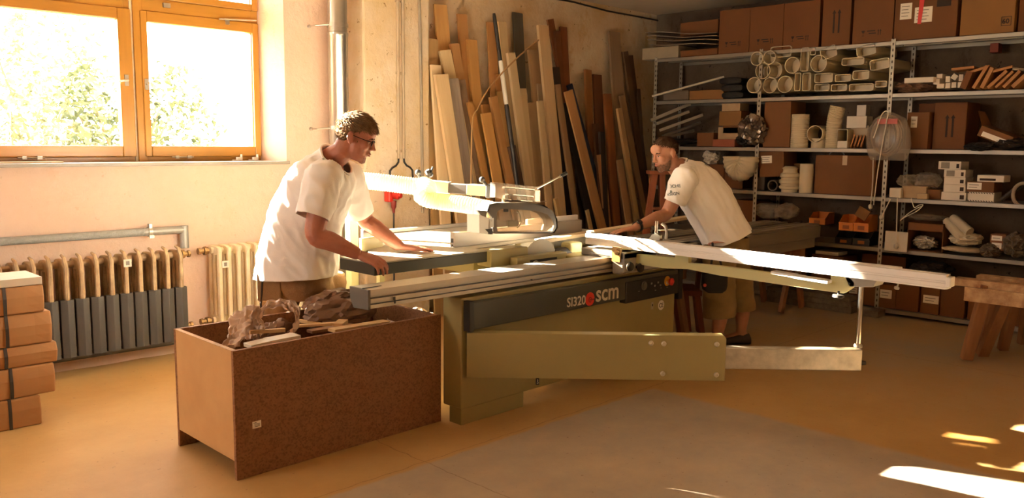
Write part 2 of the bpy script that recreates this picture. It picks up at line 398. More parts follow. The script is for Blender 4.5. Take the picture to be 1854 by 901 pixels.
# red industrial socket with plug
sp = PY(708, 352, 5.56)
so = thing('power_socket', 'red industrial power socket with plug and hanging cable on the pier', 'socket', (sp.x, 5.60, sp.z))
M_red = mat('red_plastic', '#c22a1c', .4, vary=.08)
MB().cbox((sp.x-.02, 5.565, sp.z), (.05,.07,.12)).build('housing', M_red, so, bevel=.012)
c = MB(); c.lathe([(.03,0),(.035,.01),(.035,.05),(.022,.06),(.02,.075)], (sp.x+.012,5.545,sp.z), (0.35,-.9,-.1), 20); c.build('cap', M_red, so, smooth=True)
c = MB(); c.lathe([(.024,0),(.022,.05),(.012,.07),(.010,.10)], (sp.x+.01,5.54,sp.z-.05), (0,0,-1), 16); c.build('plug', mat('dark_red_plastic', '#7a2018', .5), so, smooth=True)
c = MB(); c.tube([(sp.x+.01,5.54,sp.z-.14),(sp.x+.013,5.545,sp.z-.4),(sp.x+.015,5.55,.1),(sp.x+.05,5.52,.012)], .007, 8); c.build('cable', M_dark, so, smooth=True)
# ---- pale lacquered pipe to the radiators
M_lag = mat('grey_lagging', '#84827c', .75, vary=.15, scale=60, bump=.5, bscale=150)
yp = YW-.055; zt = PY(200, 424, yp).z
pe = PY(333, 412, yp)
pp = thing('heating_pipe', 'grey insulated heating pipe along the wall above the dark radiator', 'pipe', (pe.x, yp, zt))
MB().tube([(-2.1,yp,zt),(pe.x-.28,yp,zt)], .026, 16).build('lagging', M_lag, pp, smooth=True)
c = MB(); c.tube([(pe.x-.28,yp,zt),(pe.x-.012,yp,zt)], .028, 16); c.tube([(pe.x,yp,zt+.028),(pe.x,yp,zt-.13)], .03, 16); c.build('elbow_cover', mat('grey_foil', '#8f8b84', .45, .3, vary=.1), pp, smooth=True)
c = MB(); c.lathe([(.03,-.012),(.034,-.012),(.034,.012),(.03,.012)], (pe.x-.24,yp,zt), (1,0,0), 20); c.cbox((pe.x-.24,yp-.01,zt+.04),(.02,.03,.03)); c.cbox((pe.x-.24,yp-.035,zt-.03),(.03,.01,.02)); c.build('pipe_clip', M_steel, pp)
c = MB(); c.tube([(-2.1,YW-.07,.115),(1.0,YW-.07,.10),(2.62,YW-.07,.088)], .024, 12); tag(c.build('return_pipe', mat('dark_pipe_paint', '#5c5a58', .6, vary=.2), smooth=True), 'dark grey return pipe along the wall under the radiators', 'pipe')
# ---- cast-iron radiators
def radiator(name, label, x0, n, pitch, z0, z1, m_top, m_low, plates, gname):
    yc = YW-.14; root = thing('radiator', label, 'radiator', (x0+n*pitch/2, yc, z0))
    for i in range(n):
        x = x0+(i+.5)*pitch; s_ = MB()
        for dy in (-.062, 0, .062):
            s_.loft([s_.ring((x,yc+dy,z), (rx,0,0), (0,ry,0), 12, 3) for z, rx, ry in ((z0+.03,.012,.016),(z0+.07,.017,.024),(z0+.12,.0165,.022),(z1-.12,.0165,.022),(z1-.07,.017,.024),(z1-.03,.012,.016))])
        for zz in (z0+.055, z1-.055):
            s_.loft([s_.ring((x+dx,yc,zz), (0,.088*k,0), (0,0,.036*k), 16, 3.2) for dx, k in ((-.017,.86),(-.009,1),(.009,1),(.017,.86))])
            s_.tube([(x-pitch*.5,yc,zz),(x+pitch*.5,yc,zz)], .022, 12)
        o = s_.build('section', m_top, root, smooth=True)
        if plates:
            p_ = MB(); zt_ = z0+(z1-z0)*.60; yy = yc-.095
            p_.prism([(x-pitch*.47,yy,z0-.02),(x-pitch*.05,yy-.022,z0-.02),(x+pitch*.40,yy-.006,z0-.02),(x+pitch*.40,yy+.03,z0-.02),(x-pitch*.47,yy+.03,z0-.02)], (0,0,zt_-z0))
            p_.build('heat_fin', m_low, o, bevel=.003)
            MB().tube([(x,yy+.0,zt_-.03),(x,yy-.006,z1-.05),(x,yc-.07,z1-.004),(x,yc-.02,z1+.008)], [.016,.014,.012,.008], 8).build('rib', m_top, o, smooth=True)
    return root, yc
M_radold = mat('dusty_radiator_paint', '#b79c78', .7, color2='#7c6040', scale=9)
M_fin = mat('dark_grey_fin', '#3c362f', .6, vary=.25, scale=12, stretch=(1,1,.3))
M_radcream = mat('cream_radiator_enamel', '#ece0c6', .45, color2='#d8c49c', scale=7)
r1, yc1 = radiator('r1', 'long dark grey cast-iron radiator with pleated lower fins under the window', 1.02, 16, .0905, .15, .765, M_radold, M_fin, True, None)
r2, yc2 = radiator('r2', 'cream cast-iron radiator behind the man in front of the wooden bin', 2.68, 12, .071, .16, .775, M_radcream, None, False, None)
for rt_, x, z, s_ in ((r1, 2.475, .71, 1), (r2, 2.645, .72, -1), (r2, 2.645, .215, -1), (r1, 2.475, .205, 1)):
    c = MB(); c.lathe([(.024,0),(.024,.014),(.03,.016),(.03,.034),(.018,.036),(.018,.055),(.024,.058),(.024,.075)], (x-s_*.02,yc1,z), (s_,0,0), 8)
    c.build('valve', mat('brass_dull', '#8a6a40', .45, .6, vary=.3, scale=20), rt_, smooth=False)
M_paper = mat('label_paper', '#efe9dc', .7, vary=.03)
M_ink = mat('black_ink', '#1c1814', .8, vary=0)
for rt_, u, v, yy in ((r1, 231, 476, yc1-.115), (r2, 408, 478, yc2-.09)):
    p = PY(u, v, yy); MB().cbox((p.x, yy, p.z), (.05,.004,.05)).build('meter_label', M_paper, rt_)
    c = MB(); c.cbox((p.x,yy-.003,p.z), (.022,.002,.026)); c.build('label_print', mat('grey_ink','#5a5248',.7), rt_)
# ---- outside : shrubs in front of bright sky
M_leaf = mat('shrub_leaf', '#3e4a38', .7, color2='#5a6450', spec=.1, scale=3)
M_leaf2 = mat('shrub_leaf_pale', '#525c48', .7, color2='#767a66', spec=.1, scale=3)
M_bark = mat('bark', '#6a5844', .8)
struct(MB().box((-12, 6.6, .3), (18, 22, .6)).build('ground', mat('outside_grass', '#8a8a58', .9, vary=.2, scale=2)))
def shrub(x, y, h, r, m, label, nl, seed):
    rnd = random.Random(seed); root = thing('shrub', label, 'shrub', (x,y,.6), 'shrubs outside the window')
    c = MB()
    for k in range(5): a = k*1.26; c.tube([(x,y,.6),(x+.2*r*math.cos(a),y+.2*r*math.sin(a),.6+h*.4),(x+.6*r*math.cos(a),y+.6*r*math.sin(a),.6+h*.8)], [.03,.02,.008], 6)
    c.build('stem', M_bark, root)
    l = MB()
    for k in range(nl):
        t = rnd.random()*6.283; z = rnd.random(); q = r*(1-(2*z-1)**2*.6)**.5*(.55+.45*rnd.random())*(1+.25*math.sin(3*t+seed))
        p = Vector((x+q*math.cos(t), y+q*math.sin(t), .6+z*h*(1+.12*math.sin(2*t+seed)))); s_ = .04+.05*rnd.random()
        mt = Matrix.Translation(p) @ Matrix.Rotation(rnd.random()*6.28,4,'Z') @ Matrix.Rotation(rnd.uniform(-1,1),4,'X') @ Matrix.Rotation(rnd.uniform(-.8,.8),4,'Y')
        l.add([mt @ Vector(q_) for q_ in ((0,0,0),(s_*.42,s_*.5,.01),(0,s_*1.3,-.01),(-s_*.42,s_*.5,.01))], [(0,1,2,3)])
    l.build('foliage', m, root)
shrub(2.2, 8.6, 1.45, .75, M_leaf2, 'pale green leafy shrub outside, in the middle of the left pane', 1800, 1)
shrub(3.3, 8.8, 1.5, .8, M_leaf, 'denser green shrub outside, at the right edge of the left pane', 2200, 2)
shrub(1.3, 9.2, 1.6, .9, M_leaf, 'green shrub outside, lower left corner of the left pane', 2200, 4)
shrub(3.0, 10.4, 2.1, 1.0, M_leaf2, 'taller pale shrub standing behind the others outside the left pane', 2200, 5)
# ---------------------------------------------------------------- sliding table saw
M_olive = mat('olive_machine_enamel', '#9a8c5a', .45, vary=.06, scale=3)
M_olivel = mat('pale_olive_enamel', '#c9c28c', .4, vary=.05, scale=3)
M_panel = mat('dark_green_panel', '#47453a', .4, vary=.08, scale=4)
M_panel2 = mat('switch_panel_black', '#24211d', .45, vary=.05)
M_alu = mat('brushed_aluminium', '#aaa297', .4, .5, vary=.12, scale=5, stretch=(.1,1,1))
M_aluy = mat('white_anodised_profile', '#e2ded8', .4, .1, vary=.04, scale=5)
M_cast = mat('ground_cast_iron', '#a39c8c', .42, .15, vary=.2, scale=7)
M_grey = mat('grey_casting', '#9a948c', .5, vary=.08)
M_edge = mat('dark_table_edge', '#3b382c', .5, vary=.1)
M_blade = mat('saw_blade_steel', '#9a9284', .4, .4, vary=.1)
M_chrome = mat('chrome', '#d8d4cc', .15, 1, vary=.02)
M_brown = mat('brown_grey_casting', '#52473a', .5, vary=.08)
M_clear = bpy.data.materials.new('clear_guard'); M_clear.use_nodes = True
_nt = M_clear.node_tree; _nt.nodes.remove(_nt.nodes['Principled BSDF'])
_t = _nt.nodes.new('ShaderNodeBsdfTransparent'); _t.inputs[0].default_value = (.86,.80,.72,1); _g = _nt.nodes.new('ShaderNodeBsdfPrincipled'); _g.inputs['Roughness'].default_value = .25; _g.inputs['Base Color'].default_value = (.55,.5,.44,1)
_mx = _nt.nodes.new('ShaderNodeMixShader'); _mx.inputs[0].default_value = .16
_nt.links.new(_t.outputs[0], _mx.inputs[1]); _nt.links.new(_g.outputs[0], _mx.inputs[2]); _nt.links.new(_mx.outputs[0], _nt.nodes['Material Output'].inputs['Surface'])
TZ = .87
saw = thing('table_saw', 'large olive green sliding table saw in the middle of the workshop', 'saw', (3.7, 3.7, 0))
# base cabinet
c = MB(); c.box((2.88,3.25,.088), (4.84,3.40,.69)); cab = c.build('cabinet', M_olive, saw, bevel=.008)
MB().box((2.885,3.257,0), (3.362,3.352,.088)).build('foot', M_olive, cab, bevel=.003)
MB().box((4.40,3.257,0), (4.83,3.352,.088)).build('foot', M_olive, cab, bevel=.003)
MB().box((3.95,3.40,.10), (4.80,4.50,.80)).build('motor_housing', M_olive, saw, bevel=.01)
for x in (4.0, 4.7): MB().box((x-.06,4.3,0), (x+.06,4.46,.10)).build('foot', M_olive, saw)
# dark band with lettering
b = MB(); yb = 3.205; b.prism([(2.905,yb,.522),(4.802,yb,.522),(4.802,yb,.655),(2.905,yb,.668)], (0,.045,0)); band = b.build('name_panel', M_panel, saw, bevel=.004)
MB().box((2.893,3.20,.514), (2.925,3.25,.676)).build('end_cap', M_panel2, band, bevel=.004)
MB().box((4.22,3.198,.495), (4.80,3.25,.632)).build('switch_panel', M_panel2, band, bevel=.004)
M_letter = mat('panel_lettering', '#cdc3b0', .6, vary=0)
def onband(u, v, y=3.2035): return PY(u, v, y)
q = onband(1026, 556); text_mesh('SI320', .078, q, (1,0,-.012), (0,0,1), M_letter, 'lettering', band, bold=.001)
q = onband(1078, 546); text_mesh('scm', .145, q, (1,0,-.012), (0,0,1), M_letter, 'lettering', band, bold=.002)
q = onband(1068, 541)
c = MB(); c.lathe([(.041,0),(.041,.003)], (q.x, yb-.0005, q.z), (0,-1,0), 28); lg = c.build('round_emblem', mat('emblem_red', '#d8301c', .5, vary=0), band)
c = MB(); c.bar((q.x-.002,yb-.004,q.z-.004), (q.x+.038,yb-.004,q.z-.004), .003, .007); c.tube([(q.x+.012*math.cos(a),yb-.004,q.z-.004+.016*math.sin(a)) for a in (0.4,1.2,2.2,3.1,4,5,5.8)], .0025, 6); c.build('emblem_slot', mat('emblem_dark', '#7a1a10', .5, vary=0), lg)
yp_ = 3.196
q = PY(1166, 517, yp_); c = MB(); c.lathe([(.028,0),(.030,.004),(.024,.006),(.023,.012),(.0,.013)], (q.x,yp_+.002,q.z), (0,-1,0), 24); c.build('dial', mat('dial_grey', '#6a6256', .5), band)
q = PY(1207, 511, yp_); c = MB(); c.lathe([(.013,0),(.013,.01),(.0,.014)], (q.x,yp_+.002,q.z), (0,-1,0), 16); c.build('push_button', M_whitep, band)
for u, v in ((1180,513),(1186,517),(1192,511),(1196,516)):
    q = PY(u, v, yp_); MB().cbox((q.x,yp_+.001,q.z), (.014,.004,.012)).build('panel_icon', mat('icon_grey','#8c8474',.6), band)
for u, v in ((1157,527),(1187,525),(1197,521),(1208,520)):
    q = PY(u, v, yp_); MB().cbox((q.x,yp_+.001,q.z), (.012,.004,.004)).build('panel_icon', mat('icon_grey','#8c8474',.6), band)
q = PY(1212, 509, 3.18); c = MB(); c.lathe([(.030,0),(.034,.008),(.030,.012),(.016,.014),(.015,.03)], (q.x,3.205,q.z), (0,-1,0), 24); es = c.build('emergency_stop', mat('safety_yellow', '#d69a20', .45, vary=.05), band, smooth=True)
c = MB(); c.lathe([(.014,.03),(.024,.034),(.025,.046),(.016,.053),(0,.054)], (q.x,3.205,q.z), (0,-1,0), 24); c.build('button_head', mat('safety_red', '#c02818', .4, vary=.05), es, smooth=True)
MB().box((4.855,3.23,.44),(4.90,3.28,.70)).build('cable_duct', M_panel2, saw)
# stickers
q = PY(1197, 552, 3.249); c = MB(); c.lathe([(.034,0),(.034,.002)], (q.x,3.25,q.z), (0,-1,0), 28); st = c.build('sticker', mat('sticker_white', '#e2ddcf', .6, vary=0), cab)
text_mesh('CE', .042, (q.x-.027,3.2475,q.z-.015), (1,0,0), (0,0,1), M_ink, 'lettering', st)
q = PY(1181, 553, 3.249); c = MB(); c.cbox((q.x,3.249,q.z), (.022,.002,.048)); st = c.build('sticker', mat('sticker_grey', '#a8a088', .6), cab); MB().cbox((q.x,3.2475,q.z+.004), (.008,.002,.014)).build('sticker_mark', M_ink, st)
# swinging support arm with telescoping tube
A, B = Vector((2.895,3.225,0)), Vector((3.86,2.262,0)); d = (B-A).normalized(); nrm = Vector((-d.y, d.x, 0))*-1   # nrm points away from the camera? fixed below
if nrm.dot(Vector((1,1,0))) < 0: nrm = -nrm
c = MB(); c.prism([A+Vector((0,0,.267)), B+Vector((0,0,.262)), B+Vector((0,0,.490)), B-d*.012+Vector((0,0,.505)), A+Vector((0,0,.508))], nrm*.07)
arm = c.build('swing_arm', M_olive, saw, bevel=.003)
M_bolt = mat('zinc_bolt', '#cfc8b4', .35, .7)
for u, v in ((1179,621),(1202,622),(1298,623),(1200,676),(1297,678)):
    p = PW(u, v, 4.324); c = MB(); c.lathe([(.0135,-.004),(.0135,.003),(.009,.006),(.006,.006),(.005,.002),(0,.002)], p, -nrm, 16); c.build('bolt', M_bolt, arm)
p = PW(973, 690, 4.325); MB().prism([p+Vector((0,0,-.018))-d*.009+nrm*.0, p+Vector((0,0,-.018))+d*.009, p+Vector((0,0,.018))+d*.009, p+Vector((0,0,.018))-d*.009], -nrm*.002).build('hook_sticker', M_ink, arm)
c = MB(); c.tube([p-nrm*.004+d*x+Vector((0,0,z)) for x,z in ((-.003,-.008),(.002,-.011),(.005,-.006),(0,0),(.002,.006),(0,.012))], .002, 6); c.build('hook_mark', M_letter, arm)
c = MB(); T0, T1 = PW(1290,650,4.365), PW(1557,650,4.35); T0.z = T1.z = .382; c.bar(T0, T1, .06, .114); tub = c.build('telescopic_tube', mat('galvanised_tube', '#b8ad98', .45, .45, vary=.25, scale=16), arm, bevel=.006)
c = MB(); c.lathe([(.012,0),(.014,.01),(.010,.03)], T1+Vector((0,0,-.02)), d, 12); c.build('stop_knob', M_dark, tub, smooth=True)
pt = PW(1553, 632, 4.38); top = PW(1561, 512, 4.38)
c = MB(); c.tube([(pt.x,pt.y,.44),(pt.x,pt.y,.84)], .0135, 16); pole = c.build('support_pole', M_chrome, arm, smooth=True)
c = MB(); c.lathe([(.022,0),(.022,.012),(.016,.02)], (pt.x,pt.y,.44), (0,0,1), 16); c.build('collar', M_steel, pole, smooth=True)
# sliding carriage : profiled rail beam
def railY(x): return 3.255-.03*(x-2.31)/1.8           # slight run-out
x0, x1 = 2.31, 4.87
prof = [(0,.80),(0,.772),(.02,.770),(.02,.758),(0,.756),(0,.738),(.014,.736),(.014,.730),(0,.728),(0,.71),(.14,.71),(.155,.76),(.155,.80)]
c = MB(); c.loft([[(x, railY(x)+y_, z) for y_, z in prof] for x in (x0, x1)]); rail = c.build('sliding_rail', M_alu, saw)
c = MB(); c.prism([(x0,railY(x0)-.001,.80),(x0,railY(x0)+.155,.801),(x0,railY(x0)+.15,.745),(x0,railY(x0)+.125,.70),(x0,railY(x0)+.0,.705)], (-.014,0,0)); c.build('end_plate', mat('grey_end_plate', '#5e5a54', .5), rail, bevel=.002)
p0, p1 = PZ(657,522,.801), PZ(690,517,.801); MB().bar(p0+Vector((0,0,.0005)), p1+Vector((0,0,.0005)), .010, .002).build('slot', M_dark, rail)
for u, v in ((714,543),(962,506)):
    q = PY(u, v, railY(3)-.002); c = MB(); c.cbox((q.x,q.y,q.z+.009), (.012,.004,.016)); c.cbox((q.x+.004,q.y,q.z-.008), (.008,.004,.018)); c.build('stop_slot', M_dark, rail)
# wagon and cross-cut frame
wg = MB(); wg.box((4.06,3.10,.80), (4.87,3.44,.845)); wag = wg.build('wagon', M_grey, saw, bevel=.006)
c = MB(); c.loft([[(4.06,3.10,.845),(4.06,3.10,.72),(4.06,3.13,.705),(4.06,3.19,.705),(4.06,3.19,.845)],[(4.87,3.10,.845),(4.87,3.10,.72),(4.87,3.13,.705),(4.87,3.19,.705),(4.87,3.19,.845)]]); c.build('wagon_skirt', M_grey, wag, bevel=.01)
MB().bar(PZ(1069,458,.846), PZ(1104,464,.846), .012, .003).build('slot', M_dark, wag)
c = MB(); c.cbox((4.055,3.15,.83), (.02,.06,.09)); c.lathe([(.018,0),(.018,.015),(.008,.02)], (4.045,3.14,.845), (-1,0,0), 14); c.build('guide_bracket', mat('brass_bracket', '#b09468', .4, .6), wag)
for u, v in ((1137,482),(1156,484)):
    q = PY(u, v, 3.085); c = MB(); c.lathe([(.008,.0),(.008,.02),(.026,.021),(.03,.03),(.026,.04),(0,.042)], (q.x,3.10,q.z), (0,-1,0), 14); c.build('knob', M_dark, wag, smooth=True)
XF = 4.10
fL, fR = Vector((XF,3.44,.898)), Vector((XF,1.29,.883))
c = MB()
fd = (fR-fL).normalized(); fu = Vector((0,0,1))
def fpt(p, x, z): return p+Vector((x,0,z))
pr = [(0,-.033),(0,-.006),(.004,-.004),(.004,.004),(0,.006),(0,.033),(.022,.034),(.022,.028),(.034,.028),(.034,.034),(.055,.034),(.055,-.033)]
c.loft([[fpt(fL,a,b) for a,b in pr],[fpt(fR,a,b) for a,b in pr]]); fence = c.build('crosscut_fence', M_aluy, saw)
c = MB(); c.box((XF-.004,1.268,.862), (XF+.055,1.290,.908)); c.box((XF-.004,1.280,.852), (XF+.05,1.62,.861)); c.build('fence_extension', M_aluy, fence, bevel=.003)
c = MB(); q = PX(1623,521,XF); c.lathe([(.004,0),(.004,.02),(.012,.022),(.012,.03),(0,.034)], (XF+.02,q.y,.850), (-.6,0,-.8), 12); c.build('clamp_screw', M_steel, fence, smooth=True)
c = MB(); c.box((XF+.05,1.52,.905), (XF+.10,1.98,.921)); c.build('flip_stop', M_aluy, fence, bevel=.004)
c = MB(); c.cbox((XF+.03,3.425,.94), (.04,.03,.014)); c.build('fence_tip', M_aluy, fence)
# cream outrigger frame behind and below the fence
xo = XF+.085
def fr_poly(pts): return [PX(u, v, xo) for u, v in pts]
c = MB(); th = (.035,0,0)
c.prism(fr_poly([(1112,444),(1143,449),(1145,459),(1175,462),(1222,467),(1246,470),(1246,487),(1200,485),(1165,480),(1140,473),(1122,461)]), th)
c.prism(fr_poly([(1143,449),(1112,444),(1112,432),(1246,447),(1246,470),(1222,467),(1222,461)]), th)
c.prism(fr_poly([(1246,476),(1246,487),(1300,498),(1400,513),(1504,528),(1504,509),(1398,494),(1300,481)]), th)
c.prism(fr_poly([(1504,498),(1504,528),(1527,531),(1545,519),(1547,512),(1538,503)]), th)
outr = c.build('outrigger_frame', M_olivel, saw)
c = MB(); q0 = PX(1545, 508, xo); c.prism([(q0.x,q0.y+.05,q0.z+.02),(q0.x,q0.y-.12,q0.z+.02),(q0.x,q0.y-.10,q0.z-.02),(q0.x,q0.y+.02,q0.z-.035)], (.12,0,0)); c.build('pole_bracket', M_grey, outr, bevel=.004)
q = PX(1518, 535, xo); c = MB(); c.lathe([(.006,.025),(.006,.008),(.028,.006),(.03,-.006),(.02,-.014),(0,-.015)], q, (0,0,1), 14); c.build('knob', M_dark, outr, smooth=True)
q = PX(1538, 513, xo); c = MB(); c.lathe([(.005,0),(.005,.004)], q, (-1,0,0), 10); c.build('bolt', M_dark, outr)
for a, b in (((1400,492),(1441,499)), ((1441,500),(1503,510))):
    p, q = PX(*a, xo-.02), PX(*b, xo-.02); MB().bar(p, q, .06, .016).build('support_strip', M_aluy, outr, bevel=.002)
# flip clamp on the fence
q = PX(1188, 432, XF+.02); cl = MB(); bx, by, bz = XF+.028, q.y, .932
cl.prism([(bx-.015,by+.05,bz),(bx-.015,by-.03,bz),(bx-.015,by-.03,bz+.03),(bx-.015,by+.0,bz+.045),(bx-.015,by+.03,bz+.03)], (.03,0,0)); cl.tube([(bx,by+.005,bz+.02),(bx,by+.005,bz+.115)], .011, 12)
clp = cl.build('fence_clamp', M_chrome, fence, smooth=True)
c = MB(); c.tube([(bx+.02,by-.02,bz+.1),(bx+.02,by-.045,bz+.085),(bx+.02,by-.055,bz+.05),(bx+.02,by-.05,bz+.01)], .010, 10); c.tube([(bx+.02,by+.01,bz+.06),(bx+.02,by-.11,bz+.07)], .004, 8); c.build('clamp_lever', M_steel, clp, smooth=True)
# tables
c = MB(); c.box((2.567,3.58,.802), (3.38,3.90,.862)); ext = c.build('extension_table', M_edge, saw, bevel=.003)
MB().box((2.569,3.582,.862), (3.385,3.90,TZ)).build('table_top', M_cast, ext, bevel=.002)
c = MB(); c.prism([(2.76,3.902,.82),(3.46,4.95,.82),(4.78,4.95,.82),(4.78,3.70,.82),(3.387,3.70,.82),(3.387,3.902,.82)], (0,0,.05)); mt_ = c.build('main_table', M_cast, saw, bevel=.003)
c = MB(); c.box((3.42,3.75,.70), (4.75,4.6,.82)); c.build('table_ribs', M_olive, saw, bevel=.005)
# guide rail standing along the left edge of the table
g0 = Vector((2.80,4.03,0)); g1 = Vector((3.02,4.12,0)); c = MB(); c.prism([g0+Vector((0,0,.82)), g1+Vector((0,0,.82)), g1+Vector((0,0,.935)), g0+Vector((0,0,.94))], (.02,.05,0)); gr_ = c.build('guide_rail', M_olivel, saw, bevel=.004)
c = MB(); c.prism([g0+Vector((.012,0,.945)), g1+Vector((.02,0,.94)), g1+Vector((.02,0,.985)), g0+Vector((.012,0,.99))], (.02,.05,0)); c.build('fence_guide_bar', M_alu, saw, bevel=.003)
c = MB(); c.bar((3.33,4.72,TZ+.012), (4.55,4.76,TZ+.012), .05, .022); c.build('fence_guide_bar', M_alu, saw, bevel=.003)
for x, y in ((3.42,4.7),): MB().box((x-.02,y-.02,0), (x+.02,y+.02,.82)).build('leg', M_olivel, saw)
# rip fence
rf0, rf1 = Vector((3.30,3.79,TZ)), Vector((4.565,3.865,TZ))
dd = (rf1-rf0).normalized(); nn = Vector((-dd.y, dd.x, 0))
pr = [(0,.003),(0,.088),(.006,.092),(.036,.092),(.036,.003),(.022,.003),(.022,.02),(.012,.02),(.012,.003)]
c = MB(); c.loft([[p+nn*a+Vector((0,0,b)) for a,b in pr] for p in (rf0, rf1)]); rf = c.build('rip_fence', M_alu, saw, bevel=.0015)
c = MB(); c.prism([rf0+nn*a+Vector((0,0,b)) for a,b in ((.008,.03),(.026,.03),(.026,.055),(.008,.055))], -dd*.001); c.build('groove', M_dark, rf)
c = MB(); c.prism([rf1+nn*a+Vector((0,0,b)) for a,b in ((0.036,.0),(.056,.0),(.056,.125),(.036,.125))], -dd*.55); c.build('fence_carrier', M_aluy, rf, bevel=.003)
# saw unit exposed between rail and table
c = MB(); bp_ = PY(962, 431, 3.62); bc = Vector((bp_.x+.02, 3.56, bp_.z-.155))
c.lathe([(.155,-.0015),(.155,.0015)], bc, (0,1,0), 64); bl = c.build('saw_blade', M_blade, saw)
c = MB(); p = PY(934, 440, 3.60)
c.prism([(p.x-.06,3.60,.74),(p.x-.055,3.60,.80),(p.x-.03,3.60,.855),(p.x+.01,3.60,.885),(p.x+.05,3.60,.885),(p.x+.02,3.60,.84),(p.x+.0,3.60,.74)], (0,.012,0)); c.build('riving_knife', M_olivel, saw, bevel=.002)
a, b = PY(888, 454, 3.55), PY(945, 476, 3.55)
c = MB(); c.prism([(a.x,3.545,b.z),(a.x,3.545,a.z),(a.x+.04,3.545,a.z+.004),(b.x+.05,3.545,a.z-.0),(b.x+.05,3.545,b.z)], (0,.12,0)); c.build('blade_shroud', M_olive, saw, bevel=.006)
a, b = PY(930, 452, 3.50), PY(1020, 490, 3.50)
c = MB(); c.box((a.x,3.47,.70), (b.x,3.53,a.z-.045)); hs = c.build('scoring_housing', M_olive, saw, bevel=.006)
c = MB(); s0, s1 = PY(960, 462, 3.469), PY(1008, 470, 3.469); c.box((s0.x,3.467,s1.z-.03), (s1.x,3.47,s0.z-.03)); dec = c.build('warning_label', M_ink, hs)
c = MB(); c.tube([(s0.x+.045+.035*math.cos(t),3.466,s1.z-.025+.035*math.sin(t)) for t in (.5,.9,1.3,1.7,2.1,2.5)], .004, 6); c.build('label_mark', M_letter, dec)
for k in range(3): MB().prism([(s0.x+.10+k*.04,3.466,s1.z-.02),(s0.x+.125+k*.04,3.466,s1.z-.02),(s0.x+.112+k*.04,3.466,s1.z)], (0,-.001,0)).build('label_mark', M_letter, dec)
c = MB(); q = PY(1000, 455, 3.58); c.lathe([(.05,0),(.055,.02),(.055,.16),(.04,.18)], (q.x,3.58,q.z-.035), (1,0,0), 18); c.build('scoring_motor', M_dark, saw, smooth=True)
q = PY(1038, 446, 3.56); c = MB(); c.box((q.x-.06,3.53,q.z-.05), (q.x+.06,3.62,q.z+.03)); c.build('belt_cover', M_olivel, saw, bevel=.015)
MB().box((3.40,3.47,.45), (4.70,3.60,.72)).build('undercarriage', M_dark, saw, bevel=.01)
# overhead guard : column, boom, hood, extraction hose
cp = PW(637, 430, 5.55)
c = MB(); c.box((cp.x-.032,cp.y-.032,0), (cp.x+.032,cp.y+.032,1.30)); col_ = c.build('column', M_olivel, saw, bevel=.006)
c = MB(); c.box((cp.x-.09,cp.y-.09,0), (cp.x+.09,cp.y+.09,.015)); c.build('base_plate', M_olivel, col_)
bA, bB = PW(640, 322, 5.55), PW(815, 340, 5.42)
bC = PW(884, 345, 5.30); 
c = MB(); c.bar(bA, bB, .07, .075); boom = c.build('boom', M_aluy, saw, bevel=.006)
c = MB(); c.bar(bB, bB+(bC-bB)*.5, .068, .062); c.build('boom_sleeve', mat('boom_dark', '#3c3228', .5), boom, bevel=.004)
c = MB(); c.bar(bB+(bC-bB)*.5, bC, .075, .068); c.build('boom_end', M_olive, boom, bevel=.004)
c = MB(); c.bar(bC, bC+(bC-bB)*.12, .08, .085); c.build('boom_clamp', M_dark, boom, bevel=.006)
def ball_lever(u, v, u2, v2, w, par):
    p, q = PW(u, v, w), PW(u2, v2, w); c = MB(); c.tube([q, p], [.008,.011], 10); c.ball(p, .02, 12); return c.build('lever', M_dark, par, smooth=True)
ball_lever(873, 325, 888, 344, 5.27, boom); ball_lever(757, 312, 762, 326, 5.42, boom)
p = PW(772, 316, 5.40); c = MB(); c.lathe([(.02,0),(.028,.01),(.028,.03),(.02,.04)], p, (.6,-.6,.4), 8); c.tube([p+Vector((.01,-.01,-.02)), p+Vector((.03,-.03,.05))], .006, 8); c.build('clamp_wheel', M_dark, boom)
# parallelogram link of clear plastic and steel
yh = 3.66
pl_ = [PY(u, v, yh) for u, v in ((897,330),(972,338),(978,345),(978,365),(940,364),(896,357))]
c = MB(); c.prism(pl_, (0,.045,0)); c.build('clear_cover', M_clear, saw)
for (u0,v0,u1,v1) in ((912,339,966,344),(916,352,964,356),(912,362,962,365)):
    p, q = PY(u0, v0, yh+.02), PY(u1, v1, yh+.02); c = MB(); c.bar(p, q, .02, .010); c.build('link_bar', M_chrome, saw)
p, q = PY(972, 341, yh), PY(1026, 313, yh-.08); c = MB(); c.tube([p, p+(q-p)*.8], .006, 10); hd_ = c.build('handle_rod', M_chrome, saw, smooth=True)
c = MB(); c.tube([p+(q-p)*.8, q], [.010,.013], 10); c.build('grip', M_dark, hd_, smooth=True)
p = PY(978, 352, yh); c = MB(); c.tube([p+Vector((.0,0,-.05)), p+Vector((.0,0,.02))], .003, 6); c.tube([p+Vector((-.03,0,-.045)), p+Vector((.06,0,-.045))], .003, 6); c.build('scale_pointer', M_chrome, saw)
p = PY(912, 365, yh+.02); c = MB(); c.lathe([(.014,-.03),(.014,.02),(.009,.022),(.009,.04)], p, (0,0,1), 14); c.build('post', M_chrome, saw, smooth=True)
